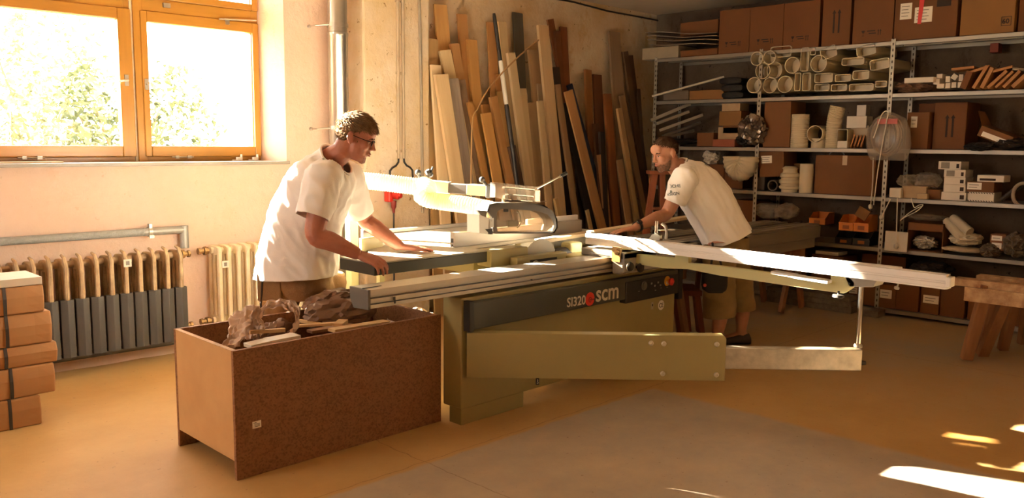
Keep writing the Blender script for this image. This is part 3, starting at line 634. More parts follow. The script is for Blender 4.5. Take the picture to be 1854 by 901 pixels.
# hood body with window
out = [(882,382),(886,370),(900,367),(960,367),(985,371),(1000,381),(1009,396),(1010,412),(1004,422),(898,423),(893,422),(890,392)]
inn = [(899,390),(901,382),(908,378),(958,380),(978,383),(992,388),(1000,398),(1003,408),(1000,418),(903,422),(901,421),(899,410)]
y0, th = 3.60, .10
hood = MB(); po, pi_ = [PY(u,v,y0) for u,v in out], [PY(u,v,y0) for u,v in inn]
hood.frame(po, pi_, (0,.012,0)); hood.frame([p+Vector((0,th-.012,0)) for p in po], [p+Vector((0,th-.012,0)) for p in pi_], (0,.012,0))
n = len(po)
for i in range(0, n-3):   # rim along left, top and nose; open below
    a, b = po[i], po[i+1]; ctr = sum(po, Vector())/n; ia, ib = a+(ctr-a).normalized()*.014, b+(ctr-b).normalized()*.014
    hood.prism([a, b, ib, ia], (0,th,0))
hd = hood.build('guard_hood', M_brown, saw)
MB().prism([p+Vector((0,.004,0)) for p in pi_], (0,.004,0)).build('hood_window', M_clear, hd)
MB().prism([p+Vector((0,th-.008,0)) for p in pi_], (0,.004,0)).build('hood_window', M_clear, hd)
q = PY(916, 381, y0-.002); MB().cbox(q, (.04,.003,.014)).build('sticker', M_ink, hd)
c = MB(); q = PY(935, 398, y0+.006); c.tube([q+Vector((.04*math.cos(t),0,.05*math.sin(t))) for t in (-1.4,-.8,-.2,.4,1.0,1.5)], .004, 6); c.cbox(q+Vector((-.03,0,-.02)), (.09,.004,.035)); c.build('dust_smear', mat('chalky_dust','#b0a48c',.9), hd)
a, b = PY(868, 390, y0-.01), PY(891, 424, y0-.01)
c = MB(); c.prism([PY(868,388,y0-.01), PY(868,422,y0-.01), PY(884,424,y0-.01), PY(886,395,y0-.01)], (0,.11,0)); br = c.build('hood_bracket', M_aluy, hd, bevel=.004)
c = MB(); c.prism([PY(u,v,y0-.014) for u,v in ((879,415),(892,413),(892,424),(888,424))], (0,.09,0)); c.build('deflector', M_dark, hd)
q = PY(890, 403, y0-.012); c = MB(); c.cbox(q, (.03,.006,.055)); c.lathe([(.006,0),(.006,.004)], q+Vector((0,-.003,.012)), (0,-1,0), 10); c.build('latch_plate', M_steel, hd)
# hose
M_hose = bpy.data.materials.new('translucent_hose'); M_hose.use_nodes = True
_nt = M_hose.node_tree; _b = _nt.nodes['Principled BSDF']; _b.inputs['Base Color'].default_value = (*srgb('#f0e4ca'),1); _b.inputs['Roughness'].default_value = .4
_tl = _nt.nodes.new('ShaderNodeBsdfTranslucent'); _tl.inputs[0].default_value = (*srgb('#f6e8cc'),1); _mx = _nt.nodes.new('ShaderNodeMixShader'); _mx.inputs[0].default_value = .45
_nt.links.new(_b.outputs[0], _mx.inputs[1]); _nt.links.new(_tl.outputs[0], _mx.inputs[2]); _nt.links.new(_mx.outputs[0], _nt.nodes['Material Output'].inputs['Surface'])
def spline(pts, n):
    pts = [Vector(p) for p in pts]; out = []; P = [pts[0]*2-pts[1]]+pts+[pts[-1]*2-pts[-2]]
    for i in range(1, len(P)-2):
        for k in range(n):
            t = k/n; a, b, c_, d_ = P[i-1], P[i], P[i+1], P[i+2]
            out.append(.5*((2*b)+(c_-a)*t+(2*a-5*b+4*c_-d_)*t*t+(3*b-a-3*c_+d_)*t**3))
    out.append(pts[-1]); return out
def hose(pts, r, pitch, name, par):
    cv = spline(pts, 24); L = [0]
    for i in range(1, len(cv)): L.append(L[-1]+(cv[i]-cv[i-1]).length)
    n = max(8, int(L[-1]/pitch*4)); P = []; R = []
    for k in range(n+1):
        s_ = L[-1]*k/n; i = max(j for j in range(len(L)) if L[j] <= s_+1e-9); i = min(i, len(L)-2)
        t = (s_-L[i])/max(1e-6, L[i+1]-L[i]); P.append(cv[i].lerp(cv[i+1], t)); R.append(r*(1, .955, .91, .955)[k % 4])
    return MB().tube(P, R, 20).build(name, M_hose, par, smooth=True)
h1 = [PW(u,v,5.43) for u,v in ((640,325),(690,330),(740,336),(766,338))]
hose(h1, .056, .016, 'upper_hose', saw)
h2 = [PW(u,v,w) for u,v,w in ((766,334,5.40),(776,340,5.34),(772,350,5.30),(763,354,5.28),(775,361,5.28),(800,365,5.28),(840,370,5.20),(888,379,5.14))]
hose(h2, .054, .017, 'lower_hose', saw)
# board being cut
p0, p1 = PZ(978, 436, .885), PZ(1252, 392, .885)
tag(MB().bar(p0, p1, .085, .022).build('workpiece', wood('pale_beech','#e2cfae','#d0b88e',.5,12,0), bevel=.002), 'long pale board lying on the saw table under the second man\'s hand', 'board')
# ---------------------------------------------------------------- chipboard bin and carton stack
def chip_mat(name, c1, c2, c3):
    m = mat(name, c1, .75, color2=c2, scale=16)
    nt = m.node_tree; N = nt.nodes.new; L = nt.links.new; b = nt.nodes['Principled BSDF']
    old = b.inputs['Base Color'].links[0].from_socket
    tc = N('ShaderNodeTexCoord'); v = N('ShaderNodeTexVoronoi'); v.inputs['Scale'].default_value = 130; L(tc.outputs['Object'], v.inputs['Vector'])
    r = N('ShaderNodeValToRGB'); r.color_ramp.elements[0].position = .05; r.color_ramp.elements[1].position = .6; r.color_ramp.elements[0].color = (*srgb(c3),1); r.color_ramp.elements[1].color = (.9,.9,.9,1)
    sepc = N('ShaderNodeSeparateColor'); L(v.outputs['Color'], sepc.inputs[0]); L(sepc.outputs[0], r.inputs['Fac'])
    mx = N('ShaderNodeMix'); mx.data_type = 'RGBA'; mx.blend_type = 'MULTIPLY'; mx.inputs['Factor'].default_value = .55
    L(old, mx.inputs[6]); L(r.outputs['Color'], mx.inputs[7]); L(mx.outputs[2], b.inputs['Base Color'])
    return m
M_chip = chip_mat('raw_chipboard', '#946744', '#8c603e', '#a08a6c')
M_mdf = mat('tan_hardboard', '#c49c68', .7, color2='#b48a58', scale=3)
M_chipedge = mat('chipboard_edge', '#c2a076', .8, color2='#a5835a', scale=50)
bn = thing('wooden_bin', 'open chipboard bin full of offcuts and crumpled paper in the foreground', 'bin', (2.265, 3.69, 0))
bx0, bx1, by0, by1, bt = 1.675, 2.855, 3.385, 3.995, .588
MB().box((bx0,by0,0), (bx1,by0+.02,bt)).build('front_panel', M_chip, bn, bevel=.002)
MB().box((bx0,by1-.02,0), (bx1,by1,bt)).build('rear_panel', M_chip, bn, bevel=.002)
e = MB().box((bx0+.001,by0+.02,.085), (bx0+.021,by1-.02,bt-.002)).build('end_panel', M_mdf, bn, bevel=.002)
MB().box((bx0,by0+.02,bt-.004), (bx0+.022,by1-.02,bt)).build('edge_band', M_chipedge, e)
MB().box((bx1-.021,by0+.02,.085), (bx1-.001,by1-.02,bt-.002)).build('end_panel', M_chip, bn, bevel=.002)
MB().box((bx0+.021,by0+.02,.085), (bx1-.021,by1-.02,.105)).build('bottom_panel', M_chip, bn)
MB().box((bx0+.001,by0+.02,.085), (bx0+.02,by1-.02,.12)).build('bottom_rail', M_chip, bn) if False else None
q = PY(465, 768, by0-.001); st = MB().cbox((q.x,by0-.001,q.z), (.042,.002,.032)).build('sticker', M_paper, bn)
for k in range(4): MB().cbox((q.x-.003+(.004 if k else -.006),by0-.0025,q.z+.010-k*.006), (.026 if k else .014,.001,.0022)).build('print_line', mat('grey_ink','#5a5248',.7), st)
# contents
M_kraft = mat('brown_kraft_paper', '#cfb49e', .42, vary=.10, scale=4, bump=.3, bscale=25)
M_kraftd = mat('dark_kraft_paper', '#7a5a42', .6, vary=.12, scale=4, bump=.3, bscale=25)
def crumple(c, sx, sy, sz, rot, m, name, label, seed, amp=.35, fold=False):
    """crumpled sheet: a faceted, deeply creased lump"""
    bm = bmesh.new(); bmesh.ops.create_icosphere(bm, subdivisions=4, radius=1)
    o = Vector((seed*3.1, seed*1.7, seed))
    for v in bm.verts:
        p = v.co.copy(); k = 1.0
        k += amp*(1-2*abs(mnoise.noise(p*1.6+o))) - amp*.4
        k += amp*.55*(1-2.4*abs(mnoise.noise(p*3.6+o*2)))
        k += amp*.08*(1-2.4*abs(mnoise.noise(p*8+o*3)))
        v.co = Vector((p.x*sx, p.y*sy, p.z*sz))*k
    bmesh.ops.transform(bm, matrix=Matrix.Translation(c) @ rot, verts=bm.verts)
    me = bpy.data.meshes.new(name); bm.to_mesh(me); bm.free(); me.transform(Matrix.Translation(-Vector(c))); me.materials.append(m)
    ob = bpy.data.objects.new(name, me); ob.location = c; COL.objects.link(ob); shade(me, 28)
    return tag(ob, label, 'paper', 'crumpled paper in the bin')
RX, RY, RZ = (lambda a: Matrix.Rotation(a,4,'X')), (lambda a: Matrix.Rotation(a,4,'Y')), (lambda a: Matrix.Rotation(a,4,'Z'))
def strip_sheet(pts, width_vec, m, name, label, seed, crease=.02, n=30, wn=16, pleat=0):
    """long sheet of creased paper following a path; pleat adds regular cross folds"""
    cv = spline(pts, max(2, n//(len(pts)-1))); V = []; F = []; W = Vector(width_vec)
    for i, p in enumerate(cv):
        T_ = (cv[min(i+1,len(cv)-1)]-cv[max(i-1,0)]).normalized(); N_ = T_.cross(W).normalized()
        for j in range(wn+1):
            t = j/wn-.5; e = .8+.5*mnoise.noise(Vector((i*.15, seed*3, t))); q = p + W*t*e
            o = Vector((i*.11, j*.17, seed*5)); fold = 1-2.6*abs(mnoise.noise(o)); f2 = 1-2.4*abs(mnoise.noise(o*2.1+Vector((3,8,0))))
            q = q + N_*(crease*(fold+.45*f2) + pleat*(abs((i*.45+.8*mnoise.noise(o)) % 2-1)-.5)*(1-abs(t)*1.2)) + W.normalized()*crease*.5*mnoise.noise(o*1.7+Vector((5,5,0)))
            V.append(q)
    for i in range(len(cv)-1):
        for j in range(wn): F.append((i*(wn+1)+j, i*(wn+1)+j+1, (i+1)*(wn+1)+j+1, (i+1)*(wn+1)+j))
    b = MB(); b.add(V, F); o = b.build(name, m, origin=pts[len(pts)//2]); shade(o.data, 38)
    s_ = o.modifiers.new('thick', 'SOLIDIFY'); s_.thickness = .0012
    return tag(o, label, 'paper', 'crumpled paper in the bin')
yb_ = 3.66; RH_, FH_, ZH_ = Vector((.707,-.707,0)), Vector((.707,.707,0)), Vector((0,0,1))
def BP(u, v, y=yb_): return PY(u, v, y)
strip_sheet([BP(412,628,3.58), BP(425,600,3.6), BP(440,565,3.62), BP(452,556,3.64), BP(458,580,3.68), BP(462,610,3.72)], RH_*.125+ZH_*.03, M_kraft, 'packing_paper', 'pleated strip of brown paper standing up at the left end of the bin', 1, .016, 60, 18, .022)
strip_sheet([BP(470,600,3.78), BP(472,575,3.76), BP(490,553,3.74), BP(515,550,3.70), BP(533,558,3.66), BP(540,580,3.63), BP(534,606,3.6)], RH_*.02+FH_*.03+ZH_*.055, M_kraft, 'packing_paper', 'brown paper strip arching over the offcuts in the bin', 2, .022, 60, 14, .010)
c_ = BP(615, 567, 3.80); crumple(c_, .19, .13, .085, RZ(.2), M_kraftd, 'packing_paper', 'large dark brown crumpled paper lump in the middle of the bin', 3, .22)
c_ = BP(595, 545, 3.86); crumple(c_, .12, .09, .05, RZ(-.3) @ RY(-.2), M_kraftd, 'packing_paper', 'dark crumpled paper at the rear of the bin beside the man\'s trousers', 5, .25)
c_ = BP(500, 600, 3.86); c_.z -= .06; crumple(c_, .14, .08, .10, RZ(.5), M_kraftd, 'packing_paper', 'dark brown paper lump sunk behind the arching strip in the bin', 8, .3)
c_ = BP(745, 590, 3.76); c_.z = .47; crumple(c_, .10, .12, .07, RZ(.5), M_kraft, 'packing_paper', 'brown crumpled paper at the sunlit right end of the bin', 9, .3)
M_off = wood('offcut_pine', '#d8b888', '#c49c68', .6, 14, 0); M_offw = mat('white_offcut', '#dcd2c2', .5, vary=.05)
def offcut(u0, v0, u1, v1, y0, y1, w, t, m, label, nm='offcut'):
    p, q = PY(u0,v0,y0), PY(u1,v1,y1); tag(MB().bar(p, q, w, t).build(nm, m, bevel=.0015, origin=(p+q)/2), label, 'offcut', 'offcuts in the bin')
offcut(448,626,492,616,3.50,3.50,.075,.018,M_offw,'short white offcut nearest the left end of the bin')
offcut(484,618,537,608,3.50,3.50,.08,.022,M_offw,'white offcut with a cut corner lying beside the paper strip in the bin')
offcut(452,601,516,597,3.66,3.62,.018,.018,M_off,'thin square stick lying across the bin under the arching paper')
offcut(535,590,620,584,3.70,3.60,.03,.012,M_off,'flat slat on the right of the arching paper in the bin')
offcut(542,580,612,592,3.80,3.62,.02,.015,M_off,'narrow slat crossing the flat slat in the bin')
offcut(560,600,640,588,3.56,3.56,.05,.014,mat('brown_offcut','#8c623e',.6),'brown flat offcut along the front panel of the bin')
offcut(600,598,700,582,3.48,3.50,.06,.016,M_off,'long tan offcut lying against the front panel of the bin')
offcut(612,594,622,586,3.54,3.6,.05,.05,M_off,'small tan block near the middle of the bin')
# hidden fill that carries the visible contents
tag(MB().box((bx0+.03,by0+.03,.106), (bx1-.03,by1-.03,.40)).build('wood_shavings', mat('wood_chips','#9a7448',.9,color2='#6a4a2a',scale=40,bump=1.0,bscale=60)), 'layer of wood shavings and scraps filling the lower half of the bin', 'wood shavings', kind='stuff')
# ---- strapped cartons on the left
M_card = mat('cardboard', '#9a6c3c', .75, vary=.07, scale=3); M_cardd = mat('cardboard_brown', '#744a24', .75, vary=.08, scale=3)
M_cardr = mat('cardboard_reddish', '#70441e', .75, vary=.08, scale=3); M_cardy = mat('cardboard_pale', '#8a6030', .75, vary=.08, scale=3)
M_strap = mat('black_strap', '#2e2620', .5)
rr = Vector((1,0,0)); ff = Vector((0,1,0))
def carton(u1, vt, vb, us, wf, wb, sag, label, z0, z1, sh):
    """flat carton, its long side facing the camera; right end at pixel u1"""
    p = PY(u1, (vt+vb)/2, 4.80+(4.30-wf)*.6); root = thing('flat_carton', label, 'carton', (p.x,p.y,z0), 'strapped cartons by the radiator')
    base = Vector((p.x,p.y,0)); ln = .80
    prof = [(-.0,.0),(sag*.5,.25),(sag,.5),(sag*.6,.8),(0,1)]
    b = MB(); rings = []
    for t, s_ in ((0,1),(.02,1),(.1,1),(.55,1),(1,1)):
        o_ = base - rr*(ln*t) ; k = z1-z0
        bul = sag if t < .05 else sag*.6
        rings.append([o_+rr*(sh if t < .05 else 0)*0+Vector((0,0,z0)), o_-ff*bul*.4+Vector((0,0,z0+k*.3)), o_-ff*bul*.6+Vector((0,0,z0+k*.6)), o_+Vector((0,0,z1)), o_+ff*wb+Vector((0,0,z1-.004)), o_+ff*wb+Vector((0,0,z0+.004))])
    b.loft(rings); b.build('carton_body', M_card, root, bevel=.008)
    s0 = PY(us, (vt+vb)/2, p.y); so_ = Vector((s0.x,s0.y,0))
    s_ = MB(); hw = rr*.008; pts = [so_-ff*.004+Vector((0,0,z0+.002)), so_-ff*(sag*.42)+Vector((0,0,z0+(z1-z0)*.3)), so_-ff*(sag*.5)+Vector((0,0,z0+(z1-z0)*.6)), so_-ff*.0+Vector((0,0,z1+.002)), so_+ff*wb+Vector((0,0,z1+.001))]
    V = []; 
    for q_ in pts: V += [q_-hw, q_+hw]
    s_.add(V, [(2*i,2*i+1,2*i+3,2*i+2) for i in range(len(pts)-1)]); so2 = s_.build('strap', M_strap, root)
    sm = so2.modifiers.new('t','SOLIDIFY'); sm.thickness = .003; sm.offset = 0
    return root
zs = [0, .158, .318, .43, .60, .752]
carton(75,718,768,18,4.30,.32,.012,'lowest strapped cardboard carton of the stack by the dark radiator', 0, .156, 0)
carton(100,660,722,20,4.28,.34,.02,'second strapped carton from the bottom of the stack, with a torn corner', .158, .316, 0)
carton(104,625,672,10,4.27,.34,.03,'thin middle strapped carton of the stack by the dark radiator', .318, .428, 0)
carton(94,566,640,12,4.28,.34,.03,'tall strapped carton second from the top of the stack, with a rounded end', .430, .598, 0)
carton(80,513,580,8,4.30,.33,.02,'topmost strapped cardboard carton of the stack under the white board', .600, .742, 0)
p = PY(76, 505, 4.80); b = MB(); b.prism([p+Vector((0,0,-.036)), p-rr*.80+Vector((0,0,-.036)), p-rr*.80+ff*.28+Vector((0,0,-.036)), p+ff*.28+Vector((0,0,-.036))], (0,0,.04))
o = b.build('shelf_board', M_offw, bevel=.002); o.location.z += .744-(p.z-.036); tag(o, 'white board lying on top of the strapped carton stack', 'board')
# ---------------------------------------------------------------- boards leaning on the wall right of the pier
def zq(x, y): return 740+x*.466, y*.466
PL = [ # top-left x, top y, top width, lower centre x, y, colours, layer, label
(97,18,48,147,300,'#c79a5e','#b08048',1,'light tan board reaching highest at the left end of the plank row'),
(188,55,34,232,380,'#a87a48','#946636',1,'tall brown board third from the left at the top of the plank row'),
(160,170,32,200,330,'#a67a4c','#94683c',3,'short-topped brown board just left of the tall third board'),
(62,150,48,104,640,'#b09060','#97784c',2,'wide grey-tan board leaning against the pier edge'),
(85,253,36,128,640,'#d8c4a0','#c9b088',5,'whitish board in front of the wide grey-tan board at the left end'),
(100,289,48,186,700,'#cdb48c','#bda078',7,'wide pale board leaning right, foremost at the left of the row'),
(150,305,40,228,700,'#9a8878','#6a5a50',6,'grey mottled weathered board, left one of the weathered pair'),
(190,310,26,256,650,'#84694e','#66503c',4,'narrow grey-brown weathered board, right one of the weathered pair'),
(225,155,36,286,680,'#b88a4e','#a4763e',2,'long honey-coloured board leaning right of the weathered pair'),
(302,87,33,334,370,'#a87848','#95683a',0,'brown board with its top just left of the black pole'),
(345,85,30,425,710,'#c4aa82','#b29870',2,'long pale board directly right of the black pole'),
(380,205,30,464,715,'#cbb48e','#baa27a',4,'pale board second to the right of the black pole'),
(403,50,38,436,340,'#4e463c','#3c362e',0,'dark grey board standing high in the middle of the row'),
(462,195,40,500,400,'#a88660','#967650',1,'tan board behind the bent cane\'s upper end'),
(498,99,42,592,860,'#bfa27a','#ac8f68',5,'long wide pale board crossing the whole height in the middle of the row'),
(535,75,27,586,260,'#7c4a26','#6a3c1c',0,'red-brown board left one of three dark reddish boards'),
(564,120,22,596,350,'#70401f','#5e3418',1,'red-brown board middle one of three dark reddish boards'),
(586,105,26,612,350,'#7a4624','#683a1a',0,'red-brown board right one of three dark reddish boards'),
(548,261,37,630,860,'#33261c','#261a12',3,'almost black board right of the long wide pale board'),
(566,328,22,655,880,'#8a6a4a','#77583a',5,'slim brown board with a pale edge between the two black boards'),
(588,400,34,716,890,'#241a12','#1c140e',4,'black board leaning strongly behind the tan leaning board'),
(600,353,38,752,890,'#a2764a','#90653c',7,'tan board leaning most steeply, right of the black boards'),
(612,328,23,652,430,'#2c3550','#242b40',2,'dark blue board peeping out above the tan leaning board'),
(682,271,26,706,610,'#8a5a30','#774a24',1,'brown board left one of two upright brown boards right of centre'),
(712,290,38,746,600,'#6a3f22','#5a341a',0,'dark brown board right one of two upright brown boards right of centre'),
(712,480,24,736,600,'#5a3820','#4c2e18',3,'short dark brown board in front of the two upright brown boards'),
(755,364,31,806,870,'#8a5228','#76441e',3,'reddish long board reaching down behind the second man\'s hand'),
(730,600,28,772,860,'#a07048','#8d603a',5,'short tan board left of the reddish long board'),
(772,124,50,830,620,'#8c7258','#7b634c',1,'wide grey-tan board rising high at the right part of the row'),
(806,420,20,888,870,'#b08c5e','#9e7c50',5,'slim light board leaning right near the second man\'s face'),
(804,620,26,856,870,'#9a7450','#886544',6,'short brown board in front of the slim light board'),
(815,370,23,920,850,'#8a6a4a','#785a3e',3,'brown board right of the slim light board'),
(828,200,22,890,560,'#5a4028','#4a341e',1,'dark brown board right of the wide grey-tan board, left of a dark pair'),
(849,215,22,908,600,'#4c3826','#3e2d1e',0,'dark brown board right of the wide grey-tan board, right of a dark pair'),
(884,345,14,914,700,'#4a3a2a','#3c2f22',1,'narrow dark board at the far right end of the row'),
(445,399,50,520,800,'#a88c68','#967b58',2,'wide dull tan board below the bent cane, right of the pale pair'),
(497,325,23,532,600,'#bda684','#ab9474',2,'slim pale board behind the long wide pale board'),
(498,393,24,545,800,'#b49a74','#a28864',6,'narrow tan board left of the long wide pale board'),
(428,344,26,462,560,'#c2a880','#b09670',3,'short pale board right of the pale pair by the black pole'),
(280,439,38,345,705,'#b4854a','#a2743c',7,'short wide honey board left of the black pole'),
(282,405,33,322,560,'#9a6c3a','#885c2e',4,'brown board hidden behind the short wide honey board'),
(312,375,28,392,705,'#a87a48','#96693a',6,'brown board leaning right toward the foot of the black pole'),
(340,355,24,388,600,'#b4905c','#a27e4c',3,'tan board just behind the black pole at mid height'),
(225,395,22,300,700,'#a4743c','#926430',5,'narrow brown board in front of the long honey-coloured board'),
(385,567,27,430,712,'#4a3424','#3c2a1c',7,'short dark brown board at the foot of the black pole'),
(66,240,12,92,660,'#4a3424','#3a281a',0,'thin dark board standing in for the shade in the gap beside the pier'),  # added strip, the shade of the gap put into its dark colour
(118,195,42,160,300,'#c8b088','#b69e76',4,'short pale board below the highest light tan board'),
(562,770,14,582,830,'#b89a6a','#a6885a',8,'short pale stick leaning low in front of the row'),
(685,815,14,708,890,'#b89a6a','#a6885a',8,'short pale stick standing low behind the saw table'),
(335,290,26,362,400,'#a06e3c','#8e5e30',1,'short brown board behind the black pole, below the tall brown board'),
(738,512,19,752,600,'#2a1c14','#20150e',5,'thin black-edged board beside the reddish long board'),
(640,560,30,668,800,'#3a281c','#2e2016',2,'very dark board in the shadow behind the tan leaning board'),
]
def paler(h): return '#%02x%02x%02x' % tuple(min(255, int(int(h[k:k+2],16)*1.06+6)) for k in (1,3,5))
def ylean(z, lay): return YW-.03-.27*(1-z/2.75)-.033*lay
for i, (x, y, wd_, xb_, yb_2, c1, c2, lay, lb) in enumerate(PL):
    u0, v0 = zq(x+wd_/2, y); u1, v1 = zq(xb_, yb_2)
    z = 2.0; 
    for _ in range(6): T = PY(u0, v0, ylean(z, lay)); z = T.z
    n = ray(u0, v0).cross(ray(u1, v1)); yb0 = ylean(0, lay)
    Bx = -(n.y*yb0 + n.z*(0-HC))/n.x
    B = Vector((Bx, yb0, 0)); d = (T-B); L_ = d.length; d.normalize()
    wm = wd_*.466/FPX*((T.x+T.y)*.7071)*1.414*.98*abs(d.z)
    wm = min(wm*.98, .30)
    Z = d; X = Vector((1,0,0)); X = (X - Z*X.dot(Z)).normalized(); Y = Z.cross(X); th = .018+.006*(i % 3)
    mt = Matrix.Identity(4)
    for k in range(3): mt[k][0], mt[k][1], mt[k][2], mt[k][3] = X[k], Y[k], Z[k], B[k]
    m_ = MB(); lift = wm/2*abs(X.z)+th/2*abs(Y.z)
    m_.box((-wm/2,-th/2,lift/abs(d.z)), (wm/2,th/2,L_))
    o = m_.build('plank', wood('plank_%d' % i, paler(c1), paler(c2), .65, 16, 2), bevel=.0015); o.matrix_world = mt
    tag(o, lb, 'plank', 'planks leaning on the wall')
# black telescopic pole with a white sleeve, and a thin bent cane
A_, B_ = zq(331,52), zq(401,565); yA = YW-.36
n = ray(*A_).cross(ray(*B_)); T = PY(*A_, ylean(2.55, 10)); yb0 = ylean(0, 10); Bp = Vector((-(n.y*yb0 - n.z*HC)/n.x, yb0, .012))
pol = thing('telescopic_pole', 'long black pole with a white section leaning among the planks', 'pole', Bp)
def at_(t): return T.lerp(Bp, t)
MB().tube([at_(0), at_(.012), at_(.03), at_(.155)], [.012,.016,.017,.017], 12).build('grip', M_dark, pol, smooth=True)
MB().tube([at_(.155), at_(.16), at_(.295), at_(.30)], [.017,.02,.02,.017], 12).build('white_sleeve', M_whitep, pol, smooth=True)
MB().tube([at_(.30), at_(.31), at_(1)], [.017,.021,.021], 12).build('shaft', M_dark, pol, smooth=True)
cn = [PY(*zq(x,y), YW-.40-k*.02) for k,(x,y) in enumerate(((505,155),(440,208),(380,265),(335,315),(300,360),(270,420),(247,490)))]
cn += [Vector((cn[-1].x-.02, cn[-1].y-.01, .9)), Vector((cn[-1].x-.0, cn[-1].y, .005))]
tag(MB().tube(spline(cn, 8), .007, 8).build('cane', wood('cane','#b08a58','#9a7446',.5,12,0), smooth=True), 'thin bent cane arching across the middle of the plank row', 'cane')
# ---------------------------------------------------------------- metal shelving and everything on it
LV = [None, .06, .60, 1.05, 1.475, 1.955, 2.40]
XS, DS = 7.60, .50
M_shelf = mat('shelf_steel', '#9e968a', .42, .55, vary=.15, scale=4, stretch=(1,.2,1))
M_postm = bpy.data.materials.new('perforated_post'); M_postm.use_nodes = True
def _post():
    nt = M_postm.node_tree; b = nt.nodes['Principled BSDF']; N = nt.nodes.new; L = nt.links.new
    tc = N('ShaderNodeTexCoord'); sp_ = N('ShaderNodeSeparateXYZ'); L(tc.outputs['Object'], sp_.inputs[0])
    a = N('ShaderNodeMath'); a.operation = 'FRACT'; s_ = N('ShaderNodeMath'); s_.operation = 'MULTIPLY'; s_.inputs[1].default_value = 1/.05
    L(sp_.outputs['Z'], s_.inputs[0]); L(s_.outputs[0], a.inputs[0])
    c = N('ShaderNodeMath'); c.operation = 'COMPARE'; c.inputs[1].default_value = .5; c.inputs[2].default_value = .22; L(a.outputs[0], c.inputs[0])
    ay = N('ShaderNodeMath'); ay.operation = 'COMPARE'; ay.inputs[1].default_value = 0; ay.inputs[2].default_value = .006; L(sp_.outputs['Y'], ay.inputs[0]); cm = N('ShaderNodeMath'); cm.operation = 'MULTIPLY'; L(c.outputs[0], cm.inputs[0]); L(ay.outputs[0], cm.inputs[1]); c = cm
    wv = N('ShaderNodeMath'); wv.operation = 'PINGPONG'; wv.inputs[1].default_value = .5; L(a.outputs[0], wv.inputs[0])
    mx = N('ShaderNodeMix'); mx.data_type = 'RGBA'; mx.inputs[6].default_value = (*srgb('#b0a898'),1); mx.inputs[7].default_value = (*srgb('#4a4238'),1)
    L(c.outputs[0], mx.inputs['Factor']); L(mx.outputs[2], b.inputs['Base Color']); b.inputs['Metallic'].default_value = .4; b.inputs['Roughness'].default_value = .45
_post()
PYS = [5.44, 4.205, 2.955, 1.70, .45]
rack = thing('shelving_rack', 'long grey metal shelving rack along the back wall, six shelves high', 'shelving', (7.85, 3.2, 0))
for y in PYS:
    for x, sx in ((XS-.004, 1), (XS+DS-.03, -1)):
        p_ = MB(); p_.box((x,y-.018,0),(x+.003,y+.018,2.42)); p_.box((x,y-.0015,0),(x+.034,y+.0015,2.42)); p_.build('post', M_postm, rack, origin=(x,y,0))
for k in range(1, 7):
    for i in range(4):
        y1, y0 = PYS[i]-.004, PYS[i+1]+.004; z = LV[k]; s_ = MB()
        s_.box((XS,y0,z-.003),(XS+DS,y1,z)); s_.box((XS,y0,z-.036),(XS+.002,y1,z)); s_.box((XS,y0,z-.036),(XS+.015,y1,z-.034)); s_.box((XS+DS-.002,y0,z-.036),(XS+DS,y1,z)); s_.box((XS+.22,y0,z-.025),(XS+.28,y1,z-.003))
        s_.build('shelf', M_shelf, rack)
M_print = mat('carton_print', '#33231a', .8, vary=0)
M_tape = mat('packing_tape', '#c2a274', .3, vary=.05)
def SP(u, v, dx=.03): return PX(u, v, XS+dx)
def carton_box(label, px, lev, depth, m, dx=.03, name='cardboard_box', cat='box', group=None, z0=None, tilt=0, flap=True, bevel=.004):
    u0, v0, u1, v1 = px; x = XS+dx; um = (u0+u1)/2
    ya, yb2 = PX(u0, (v0+v1)/2, x).y, PX(u1, (v0+v1)/2, x).y
    zt = PX(um, v0, x).z; zb = LV[lev]+.001 if z0 is None and lev else (z0 if z0 is not None else PX(um, v1, x).z)
    zt = max(zt, zb+.015)
    if lev and z0 is None and lev < 6: zt = min(zt, LV[lev+1]-.04)
    root = thing(name, label, cat, (x+depth/2, (ya+yb2)/2, zb), group)
    b = MB(); b.box((x,yb2,zb),(x+depth,ya,zt)); body = b.build('box_body' if flap else 'box_body', m, root, bevel=bevel)
    if flap:
        MB().box((x-.0008,(ya+yb2)/2-.022,zt-min(.09,(zt-zb)*.3)),(x,(ya+yb2)/2+.022,zt-.002)).build('tape', M_tape, root) if flap == 2 else None
        MB().box((x+.01,(ya+yb2)/2-.0012,zt-.0005),(x+depth-.01,(ya+yb2)/2+.0012,zt+.0006)).build('flap_seam', M_print, root)
    if tilt: root.rotation_euler = (tilt, 0, 0)
    root['x'] = 0; del root['x']
    return root, x, ya, yb2, zb, zt
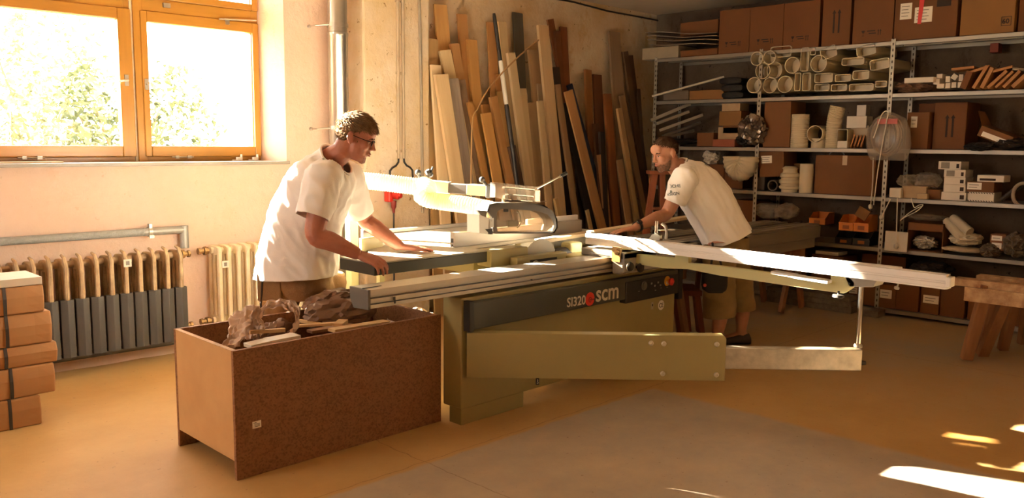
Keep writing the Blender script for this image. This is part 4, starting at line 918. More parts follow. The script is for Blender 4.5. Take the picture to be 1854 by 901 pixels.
def fragile(root, x, ya, yb2, zb, zt, fy=.5, fz=.22):
    """wine-glass, writing lines and up-arrows printed on a carton"""
    W_ = ya-yb2; yc = ya-W_*fy; z = zb+(zt-zb)*fz; k = min(.05, W_*.17)
    c = MB(); xx = x-.001
    c.prism([(xx,yc+k*1.9,z+k*.45),(xx,yc+k*1.3,z+k*.45),(xx,yc+k*1.4,z+k*.1),(xx,yc+k*1.57,z-k*.05),(xx,yc+k*1.57,z-k*.4),(xx,yc+k*1.35,z-k*.5),(xx,yc+k*1.85,z-k*.5),(xx,yc+k*1.63,z-k*.4),(xx,yc+k*1.63,z-k*.05),(xx,yc+k*1.8,z+k*.1)], (-.0008,0,0)); c.build('glass_symbol', M_print, root)
    for j, l_ in enumerate((1.0, 1.3)): MB().box((xx-.0008,yc-k*l_*.5,z+k*(.22-.42*j)),(xx,yc+k*(.9-.3*j),z+k*(.40-.42*j))).build('print_line', M_print, root)
    for dy in (-1.1,-1.5): MB().prism([(xx,yc+k*dy,z-k*.5),(xx,yc+k*(dy+.1),z-k*.5),(xx,yc+k*(dy+.1),z+k*.2),(xx,yc+k*(dy+.2),z+k*.2),(xx,yc+k*(dy+.05),z+k*.5),(xx,yc+k*(dy-.1),z+k*.2),(xx,yc+k*dy,z+k*.2)], (-.0008,0,0)).build('arrow_symbol', M_print, root)
def arrows(root, x, ya, yb2, zb, zt):
    W_ = ya-yb2; H_ = zt-zb
    for fy in (.42, .60):
        y = ya-W_*fy; MB().prism([(x-.001,y-.008,zb+H_*.26),(x-.001,y+.008,zb+H_*.26),(x-.001,y+.008,zb+H_*.66),(x-.001,y+.018,zb+H_*.66),(x-.001,y,zb+H_*.74),(x-.001,y-.018,zb+H_*.66),(x-.001,y-.008,zb+H_*.66)], (-.0008,0,0)).build('arrow_symbol', M_print, root)
def label_on(root, x, y0, y1, z0, z1, lines=3, m=None):
    MB().box((x-.0015,min(y0,y1),z0),(x-.0004,max(y0,y1),z1)).build('paper_label', m or M_paper, root)
    W_ = abs(y1-y0)
    for k in range(lines):
        z = z1-(z1-z0)*(k+1)/(lines+1); MB().box((x-.0024,max(y0,y1)-W_*(.8-.1*(k%2)),z-.002),(x-.0016,max(y0,y1)-W_*.12,z+.002)).build('print_line', M_print, root)
G = 'cartons on the top shelf'
for px, m, lb in (((1302,17,1357,92),M_cardr,'fragile-printed carton on the top shelf, leftmost of the row'), ((1358,10,1418,85),M_cardr,'fragile-printed carton on the top shelf, second in the row'), ((1419,3,1484,80),M_cardr,'fragile-printed carton on the top shelf, third in the row'), ((1545,-8,1618,70),M_cardr,'fragile-printed carton on the top shelf, right of the carton with long arrows')):
    fragile(*carton_box(lb, px, 6, .42, m, .02, group=G))
arrows(*carton_box('narrow reddish carton with two long arrows on the top shelf', (1489,-6,1540,78), 6, .42, M_cardr, .02, group=G))
r_ = carton_box('carton with white labels and red tape on the top shelf', (1620,-10,1733,66), 6, .42, M_cardr, .015, group=G); root, x, ya, yb2, zb, zt = r_
for a, b in (((1631,7),(1650,34)), ((1657,14),(1687,39))):
    p, q = PX(*a, x), PX(*b, x); label_on(root, x, p.y, q.y, q.z, p.z, 4)
p, q = PX(1661, 44, x), PX(1671, -8, x); MB().prism([(x-.003,p.y,p.z),(x-.003,p.y-.03,p.z),(x-.003,q.y-.02,q.z),(x-.003,q.y+.02,q.z)], (-.001,0,0)).build('red_tape', mat('red_tape','#d8281c',.4,vary=.03), root)
p, q = PX(1697,0,x), PX(1722,10,x); MB().box((x-.001,q.y,q.z),(x,p.y,p.z)).build('print_line', M_print, root)
r_ = carton_box('pale carton printed with a boxed 60 on the top shelf', (1740,-12,1838,57), 6, .40, M_cardy, .02, group=G); root, x, ya, yb2, zb, zt = r_
q = PX(1822, 38, x); c = MB(); h = .036
for a in ((-h,-h,h,-h+.004),(-h,h-.004,h,h),(-h,-h,-h+.004,h),(h-.004,-h,h,h)): c.box((x-.001,q.y+a[0],q.z+a[1]),(x,q.y+a[2],q.z+a[3]))
c.build('printed_frame', M_print, root)
text_mesh('60', .052, (x-.001,q.y+.03,q.z-.018), (0,-1,0), (0,0,1), M_print, 'lettering', root, bold=.001)
carton_box('dark carton at the right end of the top shelf beyond the pale carton', (1845,-12,1890,52), 6, .35, M_cardr, .06, group=G)
# flat goods left on the top shelf
carton_box('flat reddish carton lying behind on the left of the top shelf', (1232,38,1300,62), None, .42, M_cardr, .04, 'flat_box', 'box', z0=2.62)
for k, (v, lb, mm) in enumerate(((57,'topmost of the thin shiny panels on the left of the top shelf','p'), (64,'second of the thin shiny panels on the left of the top shelf','p'), (71,'third of the thin shiny panels on the left of the top shelf','p'), (79,'lowest of the thin shiny panels on the left of the top shelf','p'))):
    a, b = SP(1172+k*2, v+2, .0), SP(1300, v+3-k, .0); V = []; F = []
    for i in range(13):
        t = i/12; p = a.lerp(b, t); wv = .008*math.sin(t*7+k)
        V += [(XS-.03, p.y, p.z+wv), (XS+.42, p.y, p.z+wv+.01)]
    mb = MB().add(V, [(2*i,2*i+1,2*i+3,2*i+2) for i in range(12)])
    o = mb.build('shiny_panel', mat('shiny_panel', '#a89c8c', .25, .3, vary=.1)); s_ = o.modifiers.new('t','SOLIDIFY'); s_.thickness = .006
    tag(o, lb, 'panel', 'thin panels on the top shelf')
carton_box('flat tan carton under the shiny panels on the top shelf', (1232,89,1298,103), 6, .4, M_cardr, .01, 'flat_box', 'box')
carton_box('white paper-wrapped pack at the left end of the top shelf', (1163,85,1228,98), 6, .35, mat('wrapped_pale','#a8987e',.7), .01, 'wrapped_pack', 'pack', flap=False)
# ---- level 5 : ducts
M_duct = mat('pvc_cream', '#d2c4a6', .45, vary=.06, scale=3)
GD, GR = 'round ventilation tubes on the second shelf', 'flat ventilation ducts on the second shelf'
z5 = LV[5]
rows = [((1365,154,12.7),'leftmost tube of the bottom row in the pile of round tubes'), ((1394,154,12.7),'middle tube of the bottom row in the pile of round tubes'), ((1421,152.5,13.4),'right tube of the bottom row in the pile of round tubes'), ((1381,128,13),'left tube of the second row in the pile of round tubes'), ((1402,127,13.4),'right tube of the second row in the pile of round tubes'), ((1370,106,11),'leftmost tube on top of the pile of round tubes'), ((1393,104,11),'second tube on top of the pile of round tubes'), ((1434.5,118,13),'round tube right of the second row, above the bottom row'), ((1482,115,13.6),'round tube standing alone among the flat ducts')]
for (u, v, r), lb in rows:
    dx = -.05+.012*((int(u)*7) % 5); p = SP(u, v, dx); R_ = r/FPX*((p.x+p.y)*.7071)*1.12
    tag(MB().pipe((p.x,p.y,p.z), (p.x+.5,p.y,p.z), R_, R_-.007, 28).lathe([(R_-.007,0),(R_-.007,.004)], (p.x+.13,p.y,p.z), (1,0,0), 28).build('round_tube', M_duct, smooth=True), lb, 'tube', GD)  # inner disc is added so the bore looks lighter
def duct(u0, v0, u1, v1, lb, ang=0, L_=.48, dx=0):
    p = SP((u0+u1)/2, (v0+v1)/2, dx); a = SP(u0,(v0+v1)/2,dx); b = SP(u1,(v0+v1)/2,dx); c_ = SP((u0+u1)/2,v0,dx); d_ = SP((u0+u1)/2,v1,dx)
    hw, hh = (a.y-b.y)/2*.97, (c_.z-d_.z)/2*.97; ca, sa = math.cos(ang), math.sin(ang)
    A = Vector((0,hw*ca,hw*sa)); B = Vector((0,-hh*sa,hh*ca))
    tag(MB().rpipe(p, p+Vector((L_,0,0)), A, B, .006, 28, 7).loft([MB().ring(p+Vector((.10+e_,0,0)), A*.98, B*.98, 28, 7) for e_ in (0,.004)]).build('flat_duct', M_duct, smooth=True), lb, 'duct', GR)  # added plate just inside the mouth keeps the duct interior from going dark
for a in ((1394,83,1433,104,'flat duct lying on top of the round tubes'), (1449,85,1465,130,'upright flat duct left one beside the round tubes, upper row'), (1467,85,1477,100,'small upright duct right of the upper upright duct'), (1438,131,1450,165,'upright flat duct left one in the bottom row'), (1452,131,1468,165,'upright flat duct right one in the bottom row'), (1474,132,1508,150,'flat duct right of the bottom upright pair, upper one'), (1474,151.5,1502,165,'flat duct right of the bottom upright pair, lower one'),
          (1485,84,1515,106,'tilted flat duct on top near the middle of the duct pile',-.3), (1550,81,1586,101,'tilted flat duct topmost at the right of the duct pile',-.15), (1523,104,1565,118,'flat duct second from the top at the right of the pile'), (1574,106,1611,126,'wide flat duct at the right end beside the post',-.12), (1543,127,1574,144,'small flat duct in the middle of the right pile'), (1511,134,1541,148,'short flat duct left of the small flat duct'), (1504,152,1534,165,'bottom flat duct in the middle of the right pile'), (1536,151,1582,165,'bottom flat duct at the right end of the pile'), (1584,146,1606,158,'small bottom duct touching the post')):
    duct(*a)
# left of the ducts
p, q = SP(1181,174,-.06), SP(1311,139,.2); tag(MB().tube([p,q], .012, 10).build('rod', mat('pale_rod','#cfc4b0',.4)), 'long pale rod lying slanted on the second shelf', 'rod')
carton_box('grey flat bag at the left end of the second shelf', (1200,164,1246,176), 5, .3, mat('grey_sack','#6e6050',.8), .02, 'flat_bag', 'bag', flap=False, bevel=.012)
carton_box('yellowish carton lying flat on the second shelf beside the black rolls', (1248,163,1310,174), 5, .3, M_cardy, .02, 'flat_box', 'box')
M_blackf = mat('black_foam', '#1c1714', .75, vary=.2, bump=.4, bscale=30)
for k, (u0, u1, v, lb) in enumerate(((1306,1345,158,'black rolled bundle lowest of three on the second shelf'), (1305,1344,143,'black rolled bundle in the middle of three on the second shelf'), (1302,1342,128,'black rolled bundle topmost of three on the second shelf'))):
    a, b = SP(u0, v, .0), SP(u1, v, .0); c = MB(); hw = (a.y-b.y)/2
    m_ = (a+b)/2; m_.z = LV[5]+.036+k*.071
    c.loft([c.ring(m_+Vector((x_,0,0)), (0,hw*k_,0), (0,0,.034*k_), 20, 3) for x_, k_ in ((0,.8),(.012,1),(.38,1),(.40,.8))]); tag(c.build('black_roll', M_blackf, smooth=True), lb, 'bundle', 'black rolls on the second shelf')
# right bay of level 5
M_block = mat('white_wood_block', '#e0d4c2', .6, vary=.05)
BL = [((1689,142,1702,153),'w'),((1695,133,1707,142),''),((1695,151,1710,160),''),((1711,137,1721,149),''),((1711,149.5,1721,160),''),((1722,148,1732,159),''),((1733,148,1742,159),''),((1743,148,1752,158),''),((1735,134,1745,147),'')]
nm = ['left of the second row','topmost on the left','leftmost of the bottom row','second of the upper row','second of the bottom row','third of the bottom row','fourth of the bottom row','last of the bottom row','right of the upper row']
for (px, _), n_ in zip(BL, nm):
    u0,v0,u1,v1 = px; a, b = SP(u0,v1,.02), SP(u1,v0,.02); c = MB(); L_ = .28
    c.box((a.x,b.y+.002,max(a.z,LV[5]+.001)),(a.x+L_,a.y-.002,b.z-.002)); tag(c.build('white_stick', M_block, bevel=.002), 'end of a white square stick on the second shelf, '+n_, 'stick', 'white square sticks on the second shelf')
p = SP(1728,139,.02); c = MB(); c.cbox((0,0,0),(.28,.045,.045), Matrix.Translation(p+Vector((.14,0,0))) @ RX(.6)); tag(c.build('white_stick', M_block, bevel=.002), 'twisted white square stick lying on the others on the second shelf', 'stick', 'white square sticks on the second shelf')
carton_box('long narrow white carton on the second shelf right of the post', (1637,140,1690,150), None, .12, M_offw, -.03, 'narrow_box', 'box', z0=2.035, flap=False)
crumple(SP(1655,157,.12), .12, .12, .05, RZ(.2), M_kraftd, 'packing_paper', 'crumpled brown paper under the narrow white carton on the second shelf', 21, .3)
S_ = bpy.data.objects[-1] if False else None
SL = [(1753,157,1766,131,'red-brown upright slat at the left of the slanted wooden slats',.05,M_cardr),(1772,157,1797,121,'first slanted slat right of the upright slat',.025,None),(1787,157,1806,124,'second slanted slat on the second shelf',.03,None),(1798,156,1832,130,'third slanted slat on the second shelf',.025,None),(1812,156,1843,131,'fourth slanted slat on the second shelf',.02,None),(1826,155,1856,130,'fifth slanted slat on the second shelf',.025,None),(1842,155,1872,132,'slanted slat at the picture edge on the second shelf',.03,None)]
M_slat = wood('shelf_slat', '#b4804c', '#9c6a3c', .65, 14, 0)
for u0,v0,u1,v1,lb,t,m in SL:
    a, b = SP(u0,v0,.03), SP(u1,v1,.03); a.z = LV[5]+.012; tag(MB().bar(a, b, .28, t, (0,.6,.8)).build('slat', m or M_slat, bevel=.002, origin=(a+b)/2), lb, 'slat', 'wooden slats on the second shelf')
for (u0,v0,u1,v1,lb) in ((1727,127,1768,123,'short slat lying on top of the white sticks'), (1758,133,1795,121,'slat bridging from the white sticks to the slanted slats'), (1800,131,1836,122,'pale slat lying across the tops of the slanted slats'), (1836,126,1875,129,'grey slat at the picture edge lying on the slanted slats')):
    a, b = SP(u0,v0,.0), SP(u1,v1,.02); tag(MB().bar(a, b, .2, .02).build('slat', M_slat if 'grey' not in lb else mat('grey_slat','#8a7a66',.7), bevel=.002, origin=(a+b)/2), lb, 'slat', 'wooden slats on the second shelf')
p = SP(1800,83,.2); carton_box('small red-brown box hanging below the top shelf at the right', (1792,78,1808,95), None, .1, mat('rust','#8a3a20',.6), .38, 'small_box', 'box', z0=None, flap=False)
# ---- level 4
M_prof = mat('grey_profile', '#8a7f70', .4, .4, vary=.15)
for k, (u0,v0,u1,v1,t,lb) in enumerate(((1178,218,1249,188,.035,'uppermost slanted grey profile on the third shelf'),(1187,224,1246,202,.03,'second slanted grey profile on the third shelf'),(1194,236,1272,208,.03,'third slanted grey profile on the third shelf'),(1200,246,1268,222,.025,'fourth slanted dark profile on the third shelf'),(1190,252,1256,236,.03,'lowest slanted dark profile on the third shelf'))):
    a, b = SP(u0,v0,-.02), SP(u1,v1,.25); tag(MB().bar(a, b, .09, t).build('metal_profile', M_prof if k < 3 else mat('dark_profile','#4a4036',.5,.3), bevel=.002, origin=(a+b)/2), lb, 'profile', 'metal profiles on the third shelf')
Gs = 'small cartons in the middle of the third shelf'
crumple(SP(1225,256,.2), .22, .22, .03, RZ(.2), mat('dark_scrap','#2e241c',.8), 'dark_sheeting', 'dark crumpled sheeting under the slanted profiles on the third shelf', 31, .2)
carton_box('torn little tan carton at the foot of the slanted profiles', (1262,240,1292,252), 4, .2, M_cardr, .04)
carton_box('small flat brick-red box on the third shelf behind the man\'s head', (1290,252,1330,262), 4, .16, mat('brick_box','#8a4a30',.7), -.02, flap=False)
carton_box('lowest whitish carton of the leaning stack on the third shelf', (1300,230,1336,251), 4, .2, mat('pale_carton','#b89c78',.7), .06, group=Gs)
carton_box('brown carton above the whitish one in the leaning stack on the third shelf', (1309,214,1345,229), None, .2, M_cardr, .06, group=Gs, z0=1.475+.135)
carton_box('flat tan carton third in the leaning stack on the third shelf', (1302,201,1342,213), None, .2, M_cardy, .05, group=Gs, z0=1.475+.215)
carton_box('white carton on top of the leaning stack on the third shelf', (1307,187,1340,200), None, .18, mat('pale_carton','#b89c78',.7), .06, group=Gs, z0=1.475+.278)
M_foil = bpy.data.materials.new('clear_plastic_film'); M_foil.use_nodes = True
_nt = M_foil.node_tree; _b = _nt.nodes['Principled BSDF']; _b.inputs['Base Color'].default_value = (.62,.55,.46,1); _b.inputs['Roughness'].default_value = .18
_t = _nt.nodes.new('ShaderNodeBsdfTransparent'); _t.inputs[0].default_value = (.9,.86,.8,1); _mx = _nt.nodes.new('ShaderNodeMixShader'); _mx.inputs[0].default_value = .32
_nt.links.new(_t.outputs[0], _mx.inputs[1]); _nt.links.new(_b.outputs[0], _mx.inputs[2]); _nt.links.new(_mx.outputs[0], _nt.nodes['Material Output'].inputs['Surface'])
def bag(px, dx, sx, m, label, seed, name='plastic_bag', cat='bag', amp=.3, group=None):
    u0,v0,u1,v1 = px; c_ = SP((u0+u1)/2,(v0+v1)/2,dx); a = SP(u0,v0,dx); b = SP(u1,v1,dx)
    o = crumple(c_, sx, (a.y-b.y)/2*.95, (a.z-b.z)/2*.95, RZ(0), m, name, label, seed, amp); o['category'] = cat
    if 'group' in o: del o['group']
    if group: o['group'] = group
    return o
bag((1344,212,1383,256), -.02, .08, mat('silver_strips','#77685a',.2,.6,vary=.4,scale=30), 'shiny silvery bag of strips hanging at the first post', 41, amp=.45)
bag((1337,244,1360,262), .0, .08, M_blackf, 'small black crumpled bag below the silvery bag', 42)
r_ = carton_box('tall brown carton on the third shelf beside the first post', (1383,182,1431,262), 4, .30, M_cardd, .02)
M_cream = mat('cream_plastic', '#d2c4a6', .5, vary=.06, scale=6)
def ribbed(u0,u1,v0,lev,label,name='duct_roll',dx=.08,ribs=16,cat='roll',m=None,amp=.004):
    a, b = SP(u0,v0,dx), SP(u1,v0,dx); r = (a.y-b.y)/2; yc = (a.y+b.y)/2; z0 = LV[lev]; h = a.z-z0; pr = [(r*.96,0)]
    for k in range(ribs*2+1): pr.append((r-(amp if k % 2 else 0), .004+(h-.008)*k/(ribs*2)))
    pr += [(r*.9,h),(r*.8,h-.02)]
    return tag(MB().lathe(pr, (a.x,yc,z0), (0,0,1), 28).build(name, m or M_cream, smooth=True), label, cat)
ribbed(1435,1465,207,4,'cream upright duct roll on the third shelf, right of the tall brown carton')
tj = thing('pipe_tee', 'cream pipe fitting with a round open mouth on the third shelf', 'fitting', tuple(SP(1475,262,.12)))
p = SP(1475,242,.02); MB().pipe(p, p+Vector((.22,0,0)), .078, .072, 28).build('mouth', M_cream, tj, smooth=True)
MB().lathe([(.07,0),(.07,.09)], (p.x+.10,p.y,LV[4]), (0,0,1), 24).build('base', M_cream, tj, smooth=True)
a = SP(1508,262,.10); pts = [Vector((a.x,a.y,LV[4]+h)) + Vector((0,o_,0)) for h,o_ in ((0,.0),(.12,.0),(.25,-.004),(.33,-.018),(.385,-.03))]
cv = spline(pts, 12); tag(MB().tube(cv, [.072 if k % 2 else .067 for k in range(len(cv))], 24).build('duct_hose', M_cream, smooth=True), 'tall bent cream duct hose standing on the third shelf', 'hose')
a = SP(1524,262,.0); a.z = LV[4]+.09; tag(MB().rpipe(a, a+Vector((.2,0,0)), (0,.05,0), (0,0,.085), .004, 24, 8).build('flat_duct', M_duct, smooth=True), 'upright open flat duct on the third shelf in front of the bent hose', 'duct')
carton_box('small pale block in front of the upright open duct', (1516,255,1534,263), 4, .08, M_offw, -.02, flap=False)
carton_box('white carton lying on the duct pieces on the third shelf', (1533,210,1569,225), None, .14, M_offw, .10, z0=1.475+.185)
carton_box('small white box on top of the white carton on the third shelf', (1551,190,1568,209), None, .1, M_offw, .16, z0=1.475+.27)
carton_box('grey-white duct piece under the white carton on the third shelf', (1540,227,1572,262), 4, .25, mat('duct_grey','#a8977c',.5), .12, 'duct_piece', 'duct', flap=False)
for k in range(4):
    a, b = SP(1541+k*6,262,.02), SP(1548+k*6,246,.05); a.z = LV[4]+.008; tag(MB().bar(a, b, .1, .012, (0,.5,.8)).build('thin_stick', M_slat, origin=(a+b)/2), 'short brown stick leaning on the duct piece, '+('leftmost of four','second of four','third of four','rightmost of four')[k], 'stick', 'short sticks on the third shelf')
# hanging bag with coil at the second post
hb = thing('hanging_bag', 'clear bag with a coiled hose hanging on the second post', 'bag', tuple(SP(1612,240,-.06)))
pc = SP(1612,246,-.06); V = []
def bagpt(t, s_): return None
b = MB(); rings = []
for z_, hy, hx in ((.20,.03,.01),(.15,.13,.035),(.05,.18,.06),(-.08,.19,.07),(-.17,.17,.05),(-.21,.15,.012)):
    rings.append(b.ring((pc.x-.03,pc.y+.006*math.sin(z_*40),pc.z+z_), (hx,0,0), (0,hy,0), 20, 2.6))
b.loft(rings); fb = b.build('film', M_foil, hb, smooth=True)
for k in range(5):
    r1_, r2_ = .125-.006*k, .17-.006*k; c = MB(); c.tube([(pc.x-.04-.012*(k%3),pc.y+r1_*math.cos(t)+.01*k,pc.z-.0+r2_*math.sin(t)) for t in [i*math.pi/16 for i in range(32)]], .009, 8, closed=True); c.build('coil', mat('grey_hose','#9c8c78',.5), hb, smooth=True)
MB().box((pc.x-.10,pc.y-.09,pc.z+.10),(pc.x-.098,pc.y+.08,pc.z+.145)).build('red_band', mat('red_print','#b4574a',.5), hb)
c = MB(); c.tube(spline([(pc.x-.11,pc.y+.10,pc.z-.02),(pc.x-.11,pc.y+.04,pc.z+.18),(pc.x-.11,pc.y-.01,pc.z+.2),(pc.x-.11,pc.y+.0,pc.z+.1),(pc.x-.11,pc.y+.04,pc.z-.25),(pc.x-.09,pc.y+.07,pc.z-.6)],8), .005, 8); c.build('cord', M_offw, hb, smooth=True)
# bay 3 of level 4
r_ = carton_box('tan carton half hidden behind the hanging bag', (1641,203,1681,265), 4, .3, M_cardd, .04); root,x,ya,yb2,zb,zt = r_; p, q = PX(1650,211,x), PX(1660,231,x); label_on(root,x,p.y,q.y,q.z,p.z,2)
carton_box('dark red-brown carton behind the tan one on the third shelf', (1662,187,1692,262), 4, .2, M_cardr, .28)
arrows(*carton_box('carton with two long arrows on the third shelf at the right', (1690,185,1749,265), 4, .34, M_cardr, .10))
r_ = carton_box('opened tilted carton with a white label on the third shelf', (1766,236,1830,258), None, .28, M_cardd, .0, 'open_carton', 'box', z0=1.545); r_[0].rotation_euler = (.38,0,0); root,x,ya,yb2,zb,zt = r_
MB().box((x-.002,yb2+.01,zb+.01),(x-.0005,ya-.03,zb+(zt-zb)*.55)).build('paper_label', M_paper, root)
MB().prism([(x,ya,zt),(x+.02,ya+.08,zt+.09),(x+.2,ya+.08,zt+.09),(x+.26,ya,zt)], (0,.003,.003)).build('flap', M_cardd, root)
bag((1752,258,1800,273), .0, .12, M_blackf, 'dark cloth hanging over the edge of the third shelf', 51, 'cloth', 'cloth')
bag((1800,250,1860,270), .1, .12, mat('dark_scrap','#2e241c',.8), 'dark crumpled material under the opened tilted carton', 52, 'cloth', 'cloth')
# ---- level 3
def fold_hose(u0,v0,u1,v1,label):
    """thick cream hose hanging in a U"""
    c_ = SP((u0+u1)/2, v0, -.05); R_ = (SP(u0,v0,-.05).y-SP(u1,v0,-.05).y)/2; pts = []; rad = []
    for i in range(49):
        t = math.pi*i/48; k = i % 4; pts.append((c_.x, c_.y+R_*.46*math.cos(t), c_.z-.05-R_*.72*math.sin(t))); rad.append(R_*(.50+.05*math.sin(t))*(1 if k in (0,1) else .93))
    m = MB(); m.tube(pts, rad, 20); return tag(m.build('folded_hose', M_cream, smooth=True), label, 'hose')
fold_hose(1310,274,1374,322,'thick cream hose hung folded in a U from the fourth shelf edge')
bag((1278,272,1300,296), .15, .1, M_offw, 'crumpled white paper piece on the lower shelf behind the second man', 61, 'paper_piece', 'paper')
carton_box('brown carton on the fourth shelf right behind the second man\'s back', (1262,297,1310,346), 3, .3, M_cardr, .12)
carton_box('second brown carton on the fourth shelf behind the folded hose', (1311,302,1345,346), 3, .3, M_cardr, .14)
r_ = carton_box('tilted carton with a paper label under the third shelf', (1376,274,1420,317), None, .28, M_cardd, .04, z0=1.19); root,x,ya,yb2,zb,zt = r_; p, q = PX(1380,281,x), PX(1399,295,x); label_on(root,x,p.y,q.y,q.z,p.z,3); root.rotation_euler = (-.06,0,0)
carton_box('grey box holding up the tilted carton on the fourth shelf', (1362,320,1384,344), 3, .25, mat('grey_scrap_box','#5e5044',.7), .08, flap=False)
p = SP(1399,331,.02); p.z = LV[3]+.058; tag(MB().pipe(p, p+Vector((.2,0,0)), .055, .042, 24).build('pipe_sleeve', mat('dark_sleeve','#4a3c34',.5), smooth=True), 'dark round pipe sleeve lying on the fourth shelf', 'pipe')
a, b = SP(1414,300,.05), SP(1449,300,.05); r = (a.y-b.y)/2; h = a.z-LV[3]
tag(MB().lathe([(r*.75,0),(r*.78,h*.1),(r*.95,h*.14),(r*1.0,h*.22),(r*.85,h*.27),(r*.85,h*.31),(r,h*.36),(r,h*.46),(r*.85,h*.5),(r*.82,h*.55),(r*.95,h*.6),(r*.9,h*.7),(r*.7,h*.75),(r*.66,h*.86),(r*.75,h*.92),(r*.5,h)], (a.x,(a.y+b.y)/2,LV[3]), (0,0,1), 28).build('ribbed_fitting', M_cream, smooth=True), 'cream bulging ribbed fitting on the fourth shelf', 'fitting')
ribbed(1450,1474,296,3,'plain cream upright roll on the fourth shelf left of the big carton', 'duct_roll', .06, 12, 'roll', None, .001)
carton_box('tan carton behind the cream fitting on the fourth shelf', (1434,296,1456,345), 3, .15, M_cardy, .25)
r_ = carton_box('big brown taped carton on the fourth shelf', (1475,281,1584,352), 3, .32, M_cardd, .02, flap=2)
c = MB(); q = SP(1515,280,.1); c.tube([q+Vector((0,.07*math.cos(t),.035*math.sin(t))) for t in [i*math.pi/10 for i in range(11)]], .006, 8); tag(c.build('wire_handle', M_steel, smooth=True), 'small curved metal handle lying on the big taped carton', 'handle')
Gb = 'white boxes stacked on the fourth shelf'
zc = LV[3]+.001
for (u0,v0,u1,v1), lb in (((1704,348,1749,362),'lowest white box of the tall small-box stack on the fourth shelf'),((1708,334,1748,348),'second white box from the bottom of the tall small-box stack'),((1709,321,1748,334),'plain middle white box of the tall small-box stack'),((1709,307,1748,321),'second box from the top with a grey print in the tall small-box stack'),((1699,292,1740,307),'topmost box with a grey print of the tall small-box stack')):
    x = XS+.05; h = (PX(1720,v0,x).z-PX(1720,v1,x).z)*.99
    r_ = carton_box(lb, (u0,v0,u1,v1), None, .2, M_offw, .05, group=Gb, z0=zc, flap=False, bevel=.002); root,x,ya,yb2,zb,zt = r_; zc = zt+.001
    if 'grey print' in lb: MB().box((x-.001,ya-(ya-yb2)*.5,zb+.008),(x,ya-(ya-yb2)*.12,zt-.008)).build('grey_print', mat('print_grey','#8c8478',.7), root); MB().box((x-.001,yb2+(ya-yb2)*.08,zb+.012),(x,yb2+(ya-yb2)*.2,zt-.02)).build('print_block', M_print, root)
    else: MB().box((x-.001,yb2+(ya-yb2)*.08,zb+.012),(x,yb2+(ya-yb2)*.25,zb+(zt-zb)*.7)).build('print_block', M_print, root)
Gc = 'boxes beside the tall small-box stack'
r1_ = carton_box('striped white box at the bottom, right of the tall small-box stack', (1752,348,1800,365), 3, .2, M_offw, .05, group=Gc, flap=False); root,x,ya,yb2,zb,zt = r1_
for k in range(10): y = yb2+(ya-yb2)*(k+.3)/10; MB().prism([(x-.001,y,zt-.012),(x-.001,y+.008,zt-.012),(x-.001,y+.016,zt-.002),(x-.001,y+.008,zt-.002)], (-.0006,0,0)).build('stripe', M_print, root); MB().prism([(x-.001,y,zb+.002),(x-.001,y+.008,zb+.002),(x-.001,y+.016,zb+.012),(x-.001,y+.008,zb+.012)], (-.0006,0,0)).build('stripe', M_print, root)
r2_ = carton_box('tan box with a white label on the striped box', (1750,329,1800,347), None, .22, M_cardd, .05, group=Gc, z0=zt+.001, flap=False); root,x,ya,yb2,zb,zt = r2_; label_on(root,x,ya-.005,ya-(ya-yb2)*.55,zb+.02,zt-.008,2)
r3_ = carton_box('flat white printed box on top of the tan labelled box', (1769,317,1818,328), None, .18, M_offw, .06, group=Gc, z0=zt+.001, flap=False); root,x,ya,yb2,zb,zt = r3_; MB().box((x-.001,yb2+(ya-yb2)*.3,zb+.01),(x,ya-(ya-yb2)*.1,zb+.028)).build('print_block', M_print, root)
carton_box('small white box beside the second post on the fourth shelf', (1610,340,1631,359), 3, .14, M_offw, .0, flap=False)
carton_box('pale flat carton right of the small white box on the fourth shelf', (1632,337,1677,358), 3, .25, mat('pale_carton','#b89c78',.7), .05)
carton_box('little pale block in front of the pale flat carton', (1660,350,1678,359), 3, .06, mat('pale_carton','#b89c78',.7), -.03, flap=False)
carton_box('brown carton left of the tall small-box stack', (1678,343,1703,359), 3, .2, M_cardd, .06)
bag((1628,315,1662,338), .14, .1, M_foil, 'clear plastic bag on the pale flat carton, left one', 71); bag((1660,312,1700,342), .16, .1, M_foil, 'clear plastic bag on the brown carton, right one', 72)
c = MB()
for k in range(3): c.tube([SP(1812+k*5,362-k*4,.03), SP(1850+k*4,336-k*5,.06)], .016, 8)
tag(c.build('black_tool', M_dark, smooth=True), 'black tool lying slanted on the fourth shelf at the picture edge', 'tool')
c = MB(); p = SP(1852,352,.02); c.tube([p+Vector((.0,.07*math.cos(t),.09*math.sin(t))) for t in [i*math.pi/10 for i in range(20)]], .014, 8, closed=True); tag(c.build('coil', mat('grey_hose','#9c8c78',.5), smooth=True), 'grey coil standing on the fourth shelf at the picture edge', 'coil')
